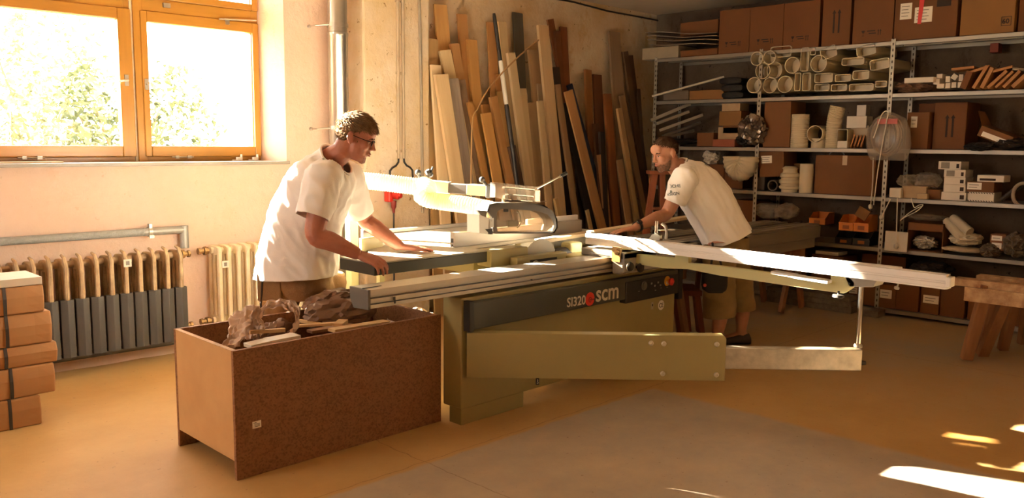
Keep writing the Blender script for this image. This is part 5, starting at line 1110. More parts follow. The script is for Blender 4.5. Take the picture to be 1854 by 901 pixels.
# ---- level 2
M_orange = mat('orange_plastic', '#d2791c', .4, vary=.05)
Go = 'orange storage bins'
def tray(u0,v0,u1,v1,label,m,z0,dx=.0,dep=.2):
    x = XS+dx; a, b = PX(u0,v0,x), PX(u1,v1,x); zt = a.z; root = thing('storage_bin', label, 'bin', (x+dep/2,(a.y+b.y)/2,z0), Go); t = .004; ya, yb2 = a.y-.004, b.y+.004
    c = MB(); c.box((x,yb2,z0),(x+dep,ya,z0+t)); c.box((x,yb2,z0),(x+t,ya,z0+(zt-z0)*.5)); c.box((x+dep-t,yb2,z0),(x+dep,ya,zt)); c.prism([(x,yb2,z0),(x+dep,yb2,z0),(x+dep,yb2,zt),(x+.08,yb2,zt),(x,yb2,z0+(zt-z0)*.5)],(0,t,0)); c.prism([(x,ya-t,z0),(x+dep,ya-t,z0),(x+dep,ya-t,zt),(x+.08,ya-t,zt),(x,ya-t,z0+(zt-z0)*.5)],(0,t,0)); c.build('bin_body', m, root, bevel=.002)
    MB().box((x-.008,yb2,z0+(zt-z0)*.46),(x+.003,ya,z0+(zt-z0)*.54)).build('rim', m, root)
    MB().box((x-.002,(ya+yb2)/2-.03,z0+(zt-z0)*.12),(x-.0005,(ya+yb2)/2+.03,z0+(zt-z0)*.36)).build('label_slot', mat('orange_dark','#9a5614',.5), root)
    return root
for (u0,u1), lb in (((1512,1543),'black lower storage bin under the left orange bin'), ((1544,1575),'black lower storage bin under the right orange bin')): tray(u0,419,u1,440,lb,M_dark,LV[2]+.001,.02)
for (u0,u1), lb in (((1519,1545),'left orange plastic storage bin on the fifth shelf'), ((1546,1573),'right orange plastic storage bin on the fifth shelf')): tray(u0,389,u1,416,lb,M_orange,.725,.02)
tray(1465,384,1495,396,'far orange bin behind the grey profile bundle',M_orange,.74,.25)
p = SP(1562,386,.06); c = MB(); c.cbox((0,0,0),(.02,.11,.10),Matrix.Translation(p) @ RX(.5)); tag(c.build('card_piece', M_cardy, bevel=.002), 'square tan card standing tilted in the right orange bin', 'card')
bag((1372,366,1412,396), .15, .12, M_foil, 'clear plastic bag on the fifth shelf, left of the labelled one', 81); 
b_ = bag((1408,368,1440,396), .12, .12, M_foil, 'clear bag with a paper tag on the fifth shelf', 82)
p = SP(1428,382,-.01); MB().cbox((p.x,p.y,p.z),(.002,.07,.045)).build('paper_tag', M_paper, b_) if False else None
carton_box('brown carton on the fifth shelf behind the second man\'s shirt', (1325,362,1368,412), 2, .3, M_cardr, .12)
carton_box('white card hanging in front of the fifth shelf by the second post', (1602,419,1643,448), None, .012, M_offw, -.04, 'white_card', 'card', z0=.585, flap=False)
# open carton with foil pieces
x = XS+.01; a, b = PX(1644,401,x), PX(1706,452,x); z0 = LV[2]+.001; ya, yb2, zt = a.y, b.y, a.z
oc = thing('open_carton', 'open-fronted carton holding crumpled clear foil on the fifth shelf', 'box', (x+.15,(ya+yb2)/2,z0))
c = MB(); c.box((x,yb2,z0),(x+.3,ya,z0+.005)); c.box((x,yb2,zt-.005),(x+.3,ya,zt)); c.box((x,ya-.006,z0),(x+.3,ya,zt)); c.box((x,yb2,z0),(x+.3,yb2+.006,zt)); c.box((x+.295,yb2,z0),(x+.3,ya,zt)); c.box((x,yb2,zt-.07),(x+.004,ya,zt)); c.build('box_body', M_cardd, oc)
bag((1658,428,1692,449), .10, .07, mat('crumpled_foil','#c8bfb0',.2,.3), 'crumpled silvery foil inside the open-fronted carton', 91, 'foil', 'foil', .5)
bag((1646,386,1708,400), .12, .1, M_foil, 'clear plastic bag lying on the open-fronted carton', 92)
M_wbag = mat('white_poly_bag', '#cdbfa6', .3, vary=.1, bump=.4, bscale=18)
bag((1708,443,1780,459), .05, .14, M_wbag, 'flat white poly bag lowest in the bag heap on the fifth shelf', 93, amp=.15, group='white poly bags on the fifth shelf'); bag((1722,418,1776,446), .08, .12, M_wbag, 'bulging white poly bag in the middle of the bag heap', 94, amp=.2, group='white poly bags on the fifth shelf')
for k, (u0,v0,u1,v1,lb) in enumerate(((1713,398,1742,432,'white rolled tube left one leaning on the bag heap'),(1724,393,1756,420,'white rolled tube right one leaning on the bag heap'))):
    a, b = SP(u0,v0,.08), SP(u1,v1,.0); tag(MB().tube([a,a.lerp(b,.1),b], [.03,.04,.04], 14).build('rolled_tube', M_wbag, smooth=True, origin=a), lb, 'roll', 'white rolls on the bag heap')
for (px, lb) in (((1793,437,1821,449),'lower one of two small red-brown boxes on the fifth shelf'), ((1793,424,1822,436),'upper one of two small red-brown boxes on the fifth shelf')):
    r_ = carton_box(lb, px, None, .14, mat('redbrown_box','#8a5a3c',.7), .03, group='two small boxes on the fifth shelf', z0=LV[2]+.062 if 'lower' in lb else LV[2]+.128, flap=False); root,x,ya,yb2,zb,zt = r_; label_on(root,x,ya-.01,yb2+.03,zb+.015,zt-.012,1)
bag((1778,440,1812,466), .06, .1, mat('dark_netting','#6a5c4c',.6,vary=.4,scale=40), 'dark netting bag under the small red-brown boxes', 95); bag((1822,420,1862,466), .08, .12, mat('dark_netting','#6a5c4c',.6,vary=.4,scale=40), 'dark netting bag at the right picture edge of the fifth shelf', 96)
# cords hanging from the fourth shelf
for pts, lb in (([(1581,285,-.05),(1580,330,-.05),(1577,365,-.04),(1576,374,-.04)],'white cord with a plug hanging left of the second post'), ([(1612,360,-.05),(1600,385,-.06),(1596,393,-.05)],'white cord looped against the second post'), ([(1625,357,-.06),(1624,390,-.06),(1622,446,-.06)],'white cord hanging straight down to the white card')):
    c = MB(); c.tube(spline([SP(*q_) for q_ in pts], 6), .005, 8); e = SP(*pts[-1]); c.ball(e, (.02,.02,.025), 10); tag(c.build('cord', M_offw, smooth=True), lb, 'cord', 'white cords by the second post')
c = MB(); c.tube(spline([SP(u,v,-.04) for u,v in ((1650,358),(1655,375),(1664,371),(1671,371),(1660,382),(1640,392),(1630,399),(1645,386),(1662,376),(1670,373))], 6), .004, 6); tag(c.build('cable_loop', M_offw, smooth=True), 'thin white cable bundle looped below the fourth shelf', 'cable')
# ---- level 1
G1 = 'cartons on the bottom shelf'
for px, lb, lab in (((1468,462,1526,545),'brown carton under a white stack on the bottom shelf',0),((1536,492,1586,539),'labelled carton on the bottom shelf left of the second post',(1538,519,1552,532)),((1589,515,1622,546),'labelled carton on the bottom shelf just right of the second post',(1594,523,1614,541)),((1623,511,1664,551),'plain brown carton on the bottom shelf right of the second post',0),((1667,515,1701,556),'labelled carton in the middle of the right bottom shelf',(1672,533,1699,551)),((1703,516,1747,563),'large plain carton on the bottom shelf behind the fence end',0),((1753,522,1790,570),'brown carton on the bottom shelf behind the front sawhorse leg',0),((1822,540,1860,590),'brown carton on the bottom shelf at the right picture edge',0),((1560,462,1640,490),'wide brown carton deep on the bottom shelf behind the fence',0),((1400,450,1462,500),'brown carton on the bottom shelf below the grey profile bundle',0)):
    dp = .3 if 'deep' not in lb and 'below' not in lb else .17; r_ = carton_box(lb, px, 1, dp, M_cardr if not lab else M_cardd, .03 if 'deep' not in lb and 'below' not in lb else .28, group=G1); root,x,ya,yb2,zb,zt = r_
    if lab: p, q = PX(lab[0],lab[1],x), PX(lab[2],lab[3],x); label_on(root,x,p.y,q.y,q.z,p.z,2)
for k, (px, lb) in enumerate((((1476,455,1518,462),'upper white flat pad on the brown carton of the bottom shelf'),)):
    a = SP(1470,461,.03); carton_box(lb, px, None, .2, M_offw, .05, 'flat_pad', 'pad', z0=SP(1497,462,.03).z+.001, flap=False)
bag((1655,470,1720,505), .2, .12, mat('dark_scrap','#2e241c',.8), 'dark crumpled sheeting lying above the cartons on the bottom shelf', 97, 'sheeting', 'sheet')
# grey slabs on the floor below the rack
M_slab = mat('grey_slab', '#7a7064', .8, color2='#5e564c', scale=30)
def slab(u0,v0,u1,v1,z0,z1,lb,L=None):
    a, b = PZ(u0,v0,0), PZ(u1,v1,0); x = 7.42; y1, y0 = PX(u0,v0,x).y, PX(u1,v1,x).y
    tag(MB().box((x,y0,z0),(x+.16,y1,z1)).build('grey_slab', M_slab, bevel=.004), lb, 'slab', 'grey slabs on the floor')
slab(1381,546,1541,565,0,.055,'lowest long grey slab on the floor below the shelving')
slab(1384,540,1540,560,.056,.105,'middle long grey slab on the floor below the shelving')
slab(1388,530,1538,548,.106,.15,'topmost long grey slab on the floor below the shelving')
slab(1563,560,1590,566,0,.06,'short grey slab on the floor beside the second post')
# ---------------------------------------------------------------- the two men
RH, FH, ZH = Vector((.70711,-.70711,0)), Vector((.70711,.70711,0)), Vector((0,0,1))
M_skin = mat('skin', '#b47860', .5, vary=.10, scale=14, sss=.15, color2='#a86650', bump=.1, bscale=120)
M_skin2 = mat('skin_tanned', '#b6846a', .5, vary=.10, scale=14, sss=.15, color2='#a87258', bump=.1, bscale=120)
M_shirt = mat('white_cotton', '#f0edea', .85, vary=.03, scale=5, bump=.12, bscale=220, spec=.1)
M_trous = mat('brown_work_cloth', '#947044', .8, color2='#765634', scale=6, bump=.25, bscale=160)
M_khaki = mat('khaki_cloth', '#8e7346', .85, color2='#766038', scale=6, bump=.25, bscale=160)
M_hair1 = mat('brown_hair', '#6a5038', .9, color2='#8e7458', scale=30, spec=.12)
M_hair2 = mat('dark_cropped_hair', '#3e2a1c', .9, color2='#5a4636', scale=30, spec=.12)
M_beard = mat('grey_beard', '#8a7666', .9, color2='#5e4a3c', scale=60, spec=.1)
M_eye = mat('eye_white', '#a8927e', .4); M_iris = mat('iris_brown', '#2e1e14', .3); M_lip = mat('lips', '#a05a48', .5)
def vox(mb, size, smooth, name, iters=None):
    me = mb.mesh(name+'_raw'); o = bpy.data.objects.new('tmp', me); COL.objects.link(o)
    r = o.modifiers.new('r', 'REMESH'); r.mode = 'VOXEL'; r.voxel_size = size; r.adaptivity = 0
    s_ = o.modifiers.new('s', 'SMOOTH'); s_.factor = .5; s_.iterations = smooth
    dg = bpy.context.evaluated_depsgraph_get(); out = bpy.data.meshes.new_from_object(o.evaluated_get(dg))
    bpy.data.objects.remove(o); bpy.data.meshes.remove(me); out.name = name
    return out
def link(me, name, m, parent, smooth=True):
    off = Vector((0,0,0)); q = parent
    while q is not None: off = off + q.location; q = q.parent
    me.transform(Matrix.Translation(-off)); me.materials.clear(); me.materials.append(m)
    for p in me.polygons: p.use_smooth = smooth
    o = bpy.data.objects.new(name, me); COL.objects.link(o); o.parent = parent
    return o
def ell(mb, c, r, fr=None):
    """ellipsoid with radii r along frame axes (fwd, side, up)"""
    m3 = Matrix((fr[0], fr[1], fr[2])).transposed() if fr else Matrix.Identity(3)
    mb.ball(c, r, 18, m3)
def hand(mb, wrist, d, nrm, thumb, curl, ln=.185, spread=1.0, tc=.3, rad=1.0):
    """palm, four unequal bent fingers and a thumb leaving the side of the palm"""
    d = Vector(d).normalized(); nrm = Vector(nrm); nrm = (nrm - d*nrm.dot(d)).normalized(); s_ = d.cross(nrm)*thumb
    pl_ = ln*.53
    mb.loft([mb.ring(wrist+d*(pl_*t), s_*hw, nrm*hh, 14, 2.6) for t, hw, hh in ((-.15,.027,.021),(.1,.031,.019),(.45,.040,.0165),(.8,.043,.0145),(1.02,.040,.011))])
    for k, (off, L_) in enumerate(((.033,.90),(.011,1.0),(-.011,.94),(-.031,.74))):
        p = wrist + d*(pl_*(.92-.05*abs(k-1.2))) + s_*off; dirn = (d + s_*off*2.2*spread).normalized(); pts = [p]; ax = dirn.cross(nrm)
        ang = 0; L3 = [ln*.235*L_, ln*.145*L_, ln*.115*L_]
        for j, l_ in enumerate(L3):
            ang += curl[j]*(1+.08*k); dd_ = dirn*math.cos(ang) - nrm*math.sin(ang); pts.append(pts[-1]+dd_*l_)
        mb.tube([p-d*.02]+pts, [.0095*rad,.0100*rad,.0090*rad,.0082*rad,.0062*rad], 10)
        mb.ball(pts[-1], .0066*rad, 8); mb.ball(pts[1], .0096*rad, 8)
    t0 = wrist + d*(pl_*.18) + s_*.022 - nrm*.004; td = (d*.62 + s_*.75 - nrm*tc).normalized(); t1 = t0+td*.042; t2 = t1+(td*.6+d*.5-nrm*tc*.4).normalized()*.034; t3 = t2+(td*.25+d*.85-nrm*tc*.5).normalized()*.026
    mb.tube([t0-td*.01,t0,t1,t2,t3], [.015,.016,.0125*rad,.0108*rad,.0078*rad], 10); mb.ball(t3, .008*rad, 8); ell(mb, t0+d*.012, (.03,.02,.014), (d, s_, nrm))
def head(mb, c, F, U, k=1.0):
    F = Vector(F).normalized(); U = Vector(U); U = (U - F*U.dot(F)).normalized(); L = U.cross(F); fr = (F, L, U)
    def at(f, l, u): return c + (F*f + L*l + U*u)*k
    def e(f, l, u, a, b, h): ell(mb, at(f,l,u), (a*k,b*k,h*k), fr)
    e(-.006,0,.034,.098,.077,.090); e(.030,0,-.030,.062,.064,.085); e(.046,0,-.082,.042,.045,.032); e(.070,0,-.100,.020,.024,.018)
    e(.070,0,.050,.030,.058,.040); e(.079,0,.022,.016,.054,.011); e(-.02,0,-.05,.05,.055,.05)
    e(.062,.040,-.022,.026,.024,.026); e(.062,-.040,-.022,.026,.024,.026)
    mb.loft([mb.ring(at(f,0,u), L*(hw*k), (F*.8+U*.2)*(dp*k), 12) for f,u,hw,dp in ((.088,.020,.007,.010),(.097,.004,.0085,.011),(.104,-.014,.011,.013),(.108,-.026,.014,.014),(.100,-.036,.011,.010))])
    e(.113,0,-.025,.010,.010,.009); e(.098,.012,-.029,.010,.008,.007); e(.098,-.012,-.029,.010,.008,.007)
    e(.088,0,-.056,.014,.026,.014); e(.0975,0,-.054,.0065,.020,.0045); e(.096,0,-.064,.0065,.018,.005)
    for s_ in (1,-1):
        e(-.010,s_*.076,-.004,.018,.006,.032); e(-.016,s_*.083,.006,.018,.006,.026); e(-.004,s_*.081,-.026,.010,.006,.012)
    return at, fr
def face_parts(at, fr, k, body):
    F, L, U = fr
    for s_ in (1,-1):
        c = MB(); ell(c, at(.0770,s_*.031,.003), (.0110*k,.0125*k,.0058*k), fr); eo = c.build('eye', M_eye, body, smooth=True)
        c = MB(); ell(c, at(.0855,s_*.032,.002), (.0035*k,.0052*k,.0046*k), fr); c.build('iris', M_iris, eo, smooth=True)
        c = MB(); c.tube([at(.090,s_*.014,.020),at(.0925,s_*.030,.026),at(.080,s_*.050,.020)], [.003,.0042,.0025], 8); c.build('eyebrow', M_hair2, body, smooth=True)
    c = MB(); ell(c, at(.1005,0,-.0545), (.0055*k,.0205*k,.0036*k), fr); ell(c, at(.0990,0,-.0640), (.0060*k,.0175*k,.0042*k), fr); c.build('lips', M_lip, body, smooth=True)
def tufts(at, fr, k, region, n, ln, rad, flow, m, name, body, seed, base=None, lift_=.55):
    """hair as many small curved tapering tufts rooted on the skull"""
    rnd = random.Random(seed); F, L, U = fr; c = MB()
    if base: base(c)
    done = 0; tries = 0
    while done < n and tries < n*30:
        tries += 1
        a, z = rnd.uniform(0, 6.283), rnd.uniform(-1, 1); q = (1-z*z)**.5; d3 = Vector((q*math.cos(a), q*math.sin(a), z))
        if not region(d3): continue
        p = at(-.006+.099*d3.x, .078*d3.y, .034+.091*d3.z); nn = (F*d3.x/.098 + L*d3.y/.077 + U*d3.z/.09).normalized()
        fl = flow(d3); fv = (F*fl[0]+L*fl[1]+U*fl[2]); fv = (fv - nn*fv.dot(nn))
        if fv.length > 1e-4: fv.normalize()
        l_ = ln(d3)*rnd.uniform(.75, 1.2)*k; jit = Vector((rnd.uniform(-1,1),rnd.uniform(-1,1),rnd.uniform(-1,1)))*.25
        d1 = (nn*lift_+fv*.9+jit*.7).normalized(); d2 = (nn*(lift_-.35)+fv*1.0+jit*.8).normalized()
        p1 = p+d1*l_*.45; p2 = p1+d2*l_*.55; r = rad*rnd.uniform(.7,1.2)
        c.tube([p-nn*.003, p1, p2], [r, r*.8, r*.15], 5, cap=False); done += 1
    return c.build(name, m, body, smooth=True)
def wrinkle(me, amp, seed, dirv, sc=9, fine=.35):
    dirv = Vector(dirv).normalized(); me.update(); ns = [v.normal.copy() for v in me.vertices]
    for v, n in zip(me.vertices, ns):
        p = v.co; q = p - dirv*p.dot(dirv)*.72
        a = 1-2.2*abs(mnoise.noise(q*sc+Vector((seed,seed*2,0)))); b = 1-2.2*abs(mnoise.noise(q*sc*2.3+Vector((0,seed,5)))); lo = mnoise.noise(p*3+Vector((seed,0,0)))
        v.co = p + n*(amp*(max(a,-.6)*(.55+.6*lo) + fine*max(b,-.6)))
def cut(me, planes):
    """trim a cloth shell at planes; only faces close to the plane axis are touched"""
    bm = bmesh.new(); bm.from_mesh(me)
    for co, no, rad, *ax in planes:
        co, no = Vector(co), Vector(no).normalized(); ar = ax[0] if ax else 9
        def near(f):
            d = f.calc_center_median()-co
            return d.length < rad and (d-no*d.dot(no)).length < ar
        fs = [f for f in bm.faces if near(f)]
        es = {e for f in fs for e in f.edges}; vs = {v for f in fs for v in f.verts}
        bmesh.ops.bisect_plane(bm, geom=list(vs)+list(es)+fs, plane_co=co, plane_no=no, clear_outer=False)
        kill = [f for f in bm.faces if near(f) and (f.calc_center_median()-co).dot(no) > 0]
        bmesh.ops.delete(bm, geom=kill, context='FACES')
    bm.to_mesh(me); bm.free()
def solid(o, t=.004, off=-1):
    s_ = o.modifiers.new('cloth', 'SOLIDIFY'); s_.thickness = t; s_.offset = off
def px_ring(mb, u, v, w, half_px, dep, sdir, n=26, pw=2.3):
    """torso ring: sdir = spine direction in pixels, half width along the image perpendicular"""
    p = PW(u, v, w); k = w*1.414*.7071/FPX; s_ = Vector(sdir).normalized() if False else sdir; L_ = math.hypot(*s_); px_, py_ = -s_[1]/L_, s_[0]/L_
    a = (RH*px_ - ZH*py_)*(half_px*k); return mb.ring(p, a, FH*dep, n, pw)
def shoe(mb, heel, d, ln=.29, hw=.05, hgt=.075, ank=None):
    d = Vector(d); d.z = 0; d.normalize(); s_ = d.cross(ZH); h = Vector(heel); h.z = 0
    def r(t, w_, z0, z1): return mb.ring(h+d*(ln*t)+ZH*((z0+z1)/2), s_*w_, ZH*((z1-z0)/2), 16, 3)
    mb.loft([r(0,hw*.6,.003,hgt*.8), r(.04,hw*.8,.001,hgt*1.15), r(.25,hw*.85,.001,hgt*1.25), r(.5,hw*.95,.001,hgt*.95), r(.75,hw*1.05,.001,hgt*.7), r(.93,hw*.85,.001,hgt*.5), r(1,hw*.4,.004,hgt*.3)])
# ================= man at the near end (left) =================
root = thing('person', 'man in white T-shirt and glasses leaning on the saw table, seen from his right side', 'person', (2.53,4.2,0))
WL = PZ(724,446,.902); tipL = PZ(785,452,.885); wL = (WL.x+WL.y)*.70711
WR = PW(649,460,4.37)
b = MB()
C1 = PW(643,249,4.52); F1 = RH*.93+ZH*-.34+FH*.04; U1 = RH*.34+ZH*.93
at1, fr1 = head(b, C1, F1, U1, 1.02)
nk = PW(600,288,4.55); b.tube([at1(-.03,0,-.02), at1(-.035,0,-.085), nk, PW(585,322,4.56)], [.056,.060,.072,.09], 18)
# trunk under the clothes
tr = [(537,500,4.70,56,.15),(541,450,4.66,53,.14),(554,400,4.62,50,.145),(574,348,4.58,48,.165),(594,312,4.56,36,.165),(602,292,4.55,18,.07)]
sd1 = [(5,-50),(8,-50),(16,-50),(20,-48),(18,-38),(10,-25)]
b.loft([px_ring(b,u,v,w,h,dp,s_) for (u,v,w,h,dp),s_ in zip(tr,sd1)])
SR, SL_ = PW(588,322,4.38), PW(628,320,4.74)
ER, EL = PW(571,424,4.31), PW(662,398,4.88)
def arm_(mb, S_, E_, W_, r0=.062, r1=.052, r2=.050, r3=.032):
    mb.tube(spline([S_, S_.lerp(E_,.5), E_, E_.lerp(W_,.35), E_.lerp(W_,.75), W_], 5), [x for x in np.interp(np.linspace(0,5,26),[0,1,2,3,4,5],[r0,r0*.98,r1,r2*1.02,(r2+r3)/2*.98,r3])], 16)
arm_(b, SR, ER, WR); arm_(b, SL_, EL, WL, .058, .050, .047, .031)
hand(b, WR, RH*.86-FH*.12-ZH*.30, ZH*.86-FH*.45+RH*.30, -1, (.30,.55,.35), .205, .9, .5, 1.08)
hand(b, WL, (tipL-WL), ZH+RH*.05, -1, (.04,.06,.05), .195, 1.0, .15)
# legs
hipR, hipL = PW(510,512,4.66), PW(590,512,4.84)
kR = Vector((hipR.x-.02,hipR.y+.02,.50)); aR = Vector((hipR.x-.10,hipR.y+.06,.09)); kL = Vector((hipL.x+.02,hipL.y+.0,.50)); aL = Vector((hipL.x-.0,hipL.y+.02,.09))
for h_, k_, a_ in ((hipR,kR,aR),(hipL,kL,aL)): b.tube([h_+ZH*.05,h_,k_,k_-ZH*.12,a_,a_-ZH*.05], [.09,.088,.056,.056,.04,.038], 14)
body1 = link(vox(b, .0046, 3, 'body'), 'body', M_skin, root)
face_parts(at1, fr1, 1.02, body1)
# hair : thick brown, brushed forward over the forehead
def reg1(d): return d.z > .02+.62*max(0,d.x)**1.5-.55*max(0,-d.x) or (d.x < -.25 and d.z > -.62)
def base1(c):
    rings = []
    for i in range(11):
        t = i/10; z = 1-t*1.02
        ring = []
        for j in range(28):
            a = 6.2832*j/28; fx = math.cos(a); zz = z
            lim = (.05+.50*max(0,fx)**1.5-.50*max(0,-fx)); zz = 1-(1-lim)*t
            q = math.sqrt(max(0,1-min(1,zz*zz))) if abs(zz) < 1 else 0.0
            ring.append(at1(-.006+(.107)*q*fx, .0855*q*math.sin(a), .034+.101*zz))
        rings.append(ring)
    c.loft(rings)
hair = tufts(at1, fr1, 1.02, reg1, 2600, lambda d: .042 if d.z > .3 else .028, .0026, lambda d: (.75 if d.z > .25 else -.5, .15, -.45), M_hair1, 'hair', body1, 5, base1, .38)
tufts(at1, fr1, 1.02, lambda d: d.x > -.1 and d.x < .35 and abs(d.y) > .8 and -.5 < d.z < .15 and d.x > .1, 12, lambda d: .012, .0022, lambda d: (.1,0,-1), M_hair1, 'sideburns', body1, 6)
def beard_on(at, fr, region, n, ln, rad, m, body, seed):
    """short whiskers rooted on the skin by casting rays towards the head axis"""
    bvh = BVHTree.FromObject(body, bpy.context.evaluated_depsgraph_get()); off = Vector((0,0,0)); q = body
    while q is not None: off = off + q.location; q = q.parent
    rnd = random.Random(seed); c = MB(); F, L, U = fr; done = tries = 0
    while done < n and tries < n*20:
        tries += 1; th = rnd.uniform(-1.75, 1.75); u = rnd.uniform(-.125, .0)
        if not region(abs(th), u): continue
        dv = F*math.cos(th)+L*math.sin(th); o_ = at(.02,0,u)+dv*.2
        h = bvh.ray_cast(o_-off, -dv, .25)
        if h[0] is None: continue
        p = h[0]+off; d = (h[1]*.55-U*.75+F*.1).normalized()
        c.tube([p-h[1]*.0015, p+d*ln*rnd.uniform(.6,1.2)], [rad, rad*.3], 4, cap=False); done += 1
    return c.build('beard', m, body, smooth=True)
from mathutils.bvhtree import BVHTree
beard_on(at1, fr1, lambda t,u: (t < .36 and -.049 < u < -.040) or (t < .42 and -.115 < u < -.080), 170, .004, .0008, mat('stubble', '#7a5540', .9, spec=.1), body1, 3)
# glasses
g = MB(); rim = mat('dark_glasses_frame', '#2a2220', .35, .4)
for s_ in (1,-1): g.tube([at1(.103-.010*abs(math.cos(t)*.021*s_+s_*.033)/.05, s_*.033+.021*math.cos(t), .004+.015*math.sin(t)) for t in [i*math.pi/10 for i in range(20)]], .0018, 6, closed=True)
g.tube([at1(.102,.012,.008),at1(.106,0,.011),at1(.102,-.012,.008)], .0017, 6)
for s_ in (1,-1): g.tube([at1(.094,s_*.055,.010),at1(.06,s_*.078,.010),at1(-.005,s_*.083,.012),at1(-.025,s_*.084,-.006)], .0019, 6)
g.build('glasses', rim, body1, smooth=True)
# T-shirt
c = MB(); ts = [(536,516,4.70,70,.205),(537,494,4.69,70,.205),(541,450,4.66,67,.19),(553,400,4.62,62,.185),(573,348,4.58,60,.20),(592,314,4.56,50,.195),(602,290,4.55,30,.105),(605,281,4.55,23,.080),(608,272,4.55,21,.074)]
sd = [(3,-50),(4,-50),(8,-50),(16,-50),(20,-48),(18,-40),(12,-30),(12,-25),(12,-25)]
c.loft([px_ring(c,u,v,w,h,dp,s_) for (u,v,w,h,dp),s_ in zip(ts,sd)])
sRe, sLe = PW(567,393,4.31), PW(652,388,4.84)
c.tube([PW(594,318,4.44), SR+ZH*.005, SR.lerp(sRe,.5), sRe, sRe+(sRe-SR)*.12], [.085,.090,.084,.074,.072], 20)
c.tube([PW(612,318,4.68), SL_+ZH*.005, SL_.lerp(sLe,.5), sLe, sLe+(sLe-SL_)*.12], [.085,.084,.077,.068,.066], 20)
me = vox(c, .009, 6, 'tshirt'); wrinkle(me, .018, 3, (RH*.5-ZH*.8), 8); wrinkle(me, .006, 31, (RH*.9-ZH*.3), 6)
cut(me, [(PW(537,498,4.69), -ZH+RH*.04, .45), (sRe, sRe-SR, .16, .098), (sLe, sLe-SL_, .15, .090), (PW(604,281,4.55), at1(-.035,0,-.04)-nk, .2, .145)])
t1 = link(me, 't_shirt', M_shirt, root); solid(t1)
def rib_collar(o, co, no, m, r=.007):
    """ribbed band following the trimmed neck opening"""
    bm = bmesh.new(); bm.from_mesh(o.data); off = Vector((0,0,0)); q = o
    while q is not None: off = off + q.location; q = q.parent
    co, no = Vector(co), Vector(no).normalized(); e1 = no.cross(FH).normalized(); e2 = no.cross(e1)
    pts = [v.co+off for v in bm.verts if v.is_boundary and abs((v.co+off-co).dot(no)) < .004 and (v.co+off-co).length < .2]
    bm.free(); n = 40; ring = []
    for i in range(n):
        a = 2*math.pi*i/n-math.pi; near = [p for p in pts if abs((math.atan2((p-co).dot(e2), (p-co).dot(e1))-a+math.pi) % (2*math.pi)-math.pi) < .22]
        ring.append(sum(near, Vector())/len(near) if near else None)
    ring = [p for p in ring if p is not None]
    for _ in range(3): ring = [(ring[i-1]+ring[i]*2+ring[(i+1) % len(ring)])/4 for i in range(len(ring))]
    if len(ring) > 8: MB().tube(ring, r, 8, closed=True).build('collar', m, o, smooth=True)
rib_collar(t1, PW(604,281,4.55), at1(-.035,0,-.04)-nk, M_shirt)
# trousers
c = MB(); c.loft([px_ring(c,u,v,w,h,dp,(2,-50)) for u,v,w,h,dp in ((537,462,4.69,58,.16),(537,490,4.70,62,.175),(540,515,4.72,64,.185),(545,535,4.74,60,.175))])
for h_, k_, a_, r0 in ((hipR,kR,aR,.125),(hipL,kL,aL,.115)): c.tube([h_+ZH*.06,h_,h_.lerp(k_,.5),k_,k_.lerp(a_,.5),a_,a_-ZH*.04], [r0*.95,r0,r0*.86,.088,.082,.078,.08], 18)
me = vox(c, .010, 5, 'trousers'); wrinkle(me, .008, 9, (RH*.8+ZH*.3), 9)
cut(me, [(PW(537,468,4.69), ZH, .4), (aR-ZH*.02, -ZH, .15), (aL-ZH*.02, -ZH, .15)])
tro = link(me, 'work_trousers', M_trous, root); solid(tro)
for k_, u, v in ((0,487,520),):
    p = PW(u, v, 4.535); c = MB(); c.cbox((0,0,0),(.13,.012,.15), Matrix.Translation(p) @ RZ(-math.pi/4)); c.build('cargo_pocket', M_trous, tro, bevel=.006)
c = MB(); c.tube([PW(476,490,4.53),PW(474,530,4.53),PW(470,575,4.54)], .006, 6); c.build('pocket_piping', mat('dark_piping','#3a2a1a',.8), tro, smooth=True)
for a_, nm in ((aR,0),(aL,1)):
    c = MB(); shoe(c, a_-RH*.075, RH*.97+FH*.1, .30, .052, .085); c.build('shoe', mat('dark_shoe','#2c241e',.6), root, smooth=True)
# ================= man at the far side (right) =================
root2 = thing('person', 'bearded man in white T-shirt and khaki shorts leaning over a board behind the saw', 'person', (5.4,3.3,0))
b = MB()
C2 = PW(1205,279,6.12); F2 = -RH*.86-FH*.42-ZH*.24; U2 = ZH*.96-RH*.24
at2, fr2 = head(b, C2, F2, U2, 1.0)
nk2 = PW(1226,301,6.16); b.tube([at2(-.03,0,-.02), at2(-.035,0,-.08), nk2, PW(1240,318,6.17)], [.054,.060,.075,.09], 18)
sp2 = [(1319,432,6.18,27,.12),(1298,396,6.18,34,.135),(1280,362,6.18,35,.145),(1260,335,6.18,33,.165),(1243,316,6.17,24,.165),(1232,305,6.16,12,.07)]
sdd = [(-16,-36),(-17,-35),(-19,-32),(-19,-26),(-16,-18),(-12,-12)]
b.loft([px_ring(b,u,v,w,h,dp,s_) for (u,v,w,h,dp),s_ in zip(sp2,sdd)])
W2 = PZ(1150,412,.928); w2 = (W2.x+W2.y)*.70711; tip2 = PZ(1109,419,.902)
S2, S2r = PW(1240,322,5.98), PW(1250,318,6.38); E2 = PW(1207,386,6.02)
arm_(b, S2, E2, W2, .056, .047, .046, .029)
hand(b, W2, tip2-W2, ZH, 1, (.10,.12,.1), .185, 1.0, .2)
E2r = PW(1268,372,6.52); W2r = PW(1290,403,6.42); arm_(b, S2r, E2r, W2r, .056, .047, .044, .029); hand(b, W2r, FH*.8+RH*.35-ZH*.42, ZH, 1, (.05,.06,.05), .185, 1.0, .3)
hN, hF = PW(1302,452,6.06), PW(1330,452,6.28)
kN = PW(1302,548,6.02); kF = PW(1340,545,6.30)
fN = PZ(1303,640,0); 
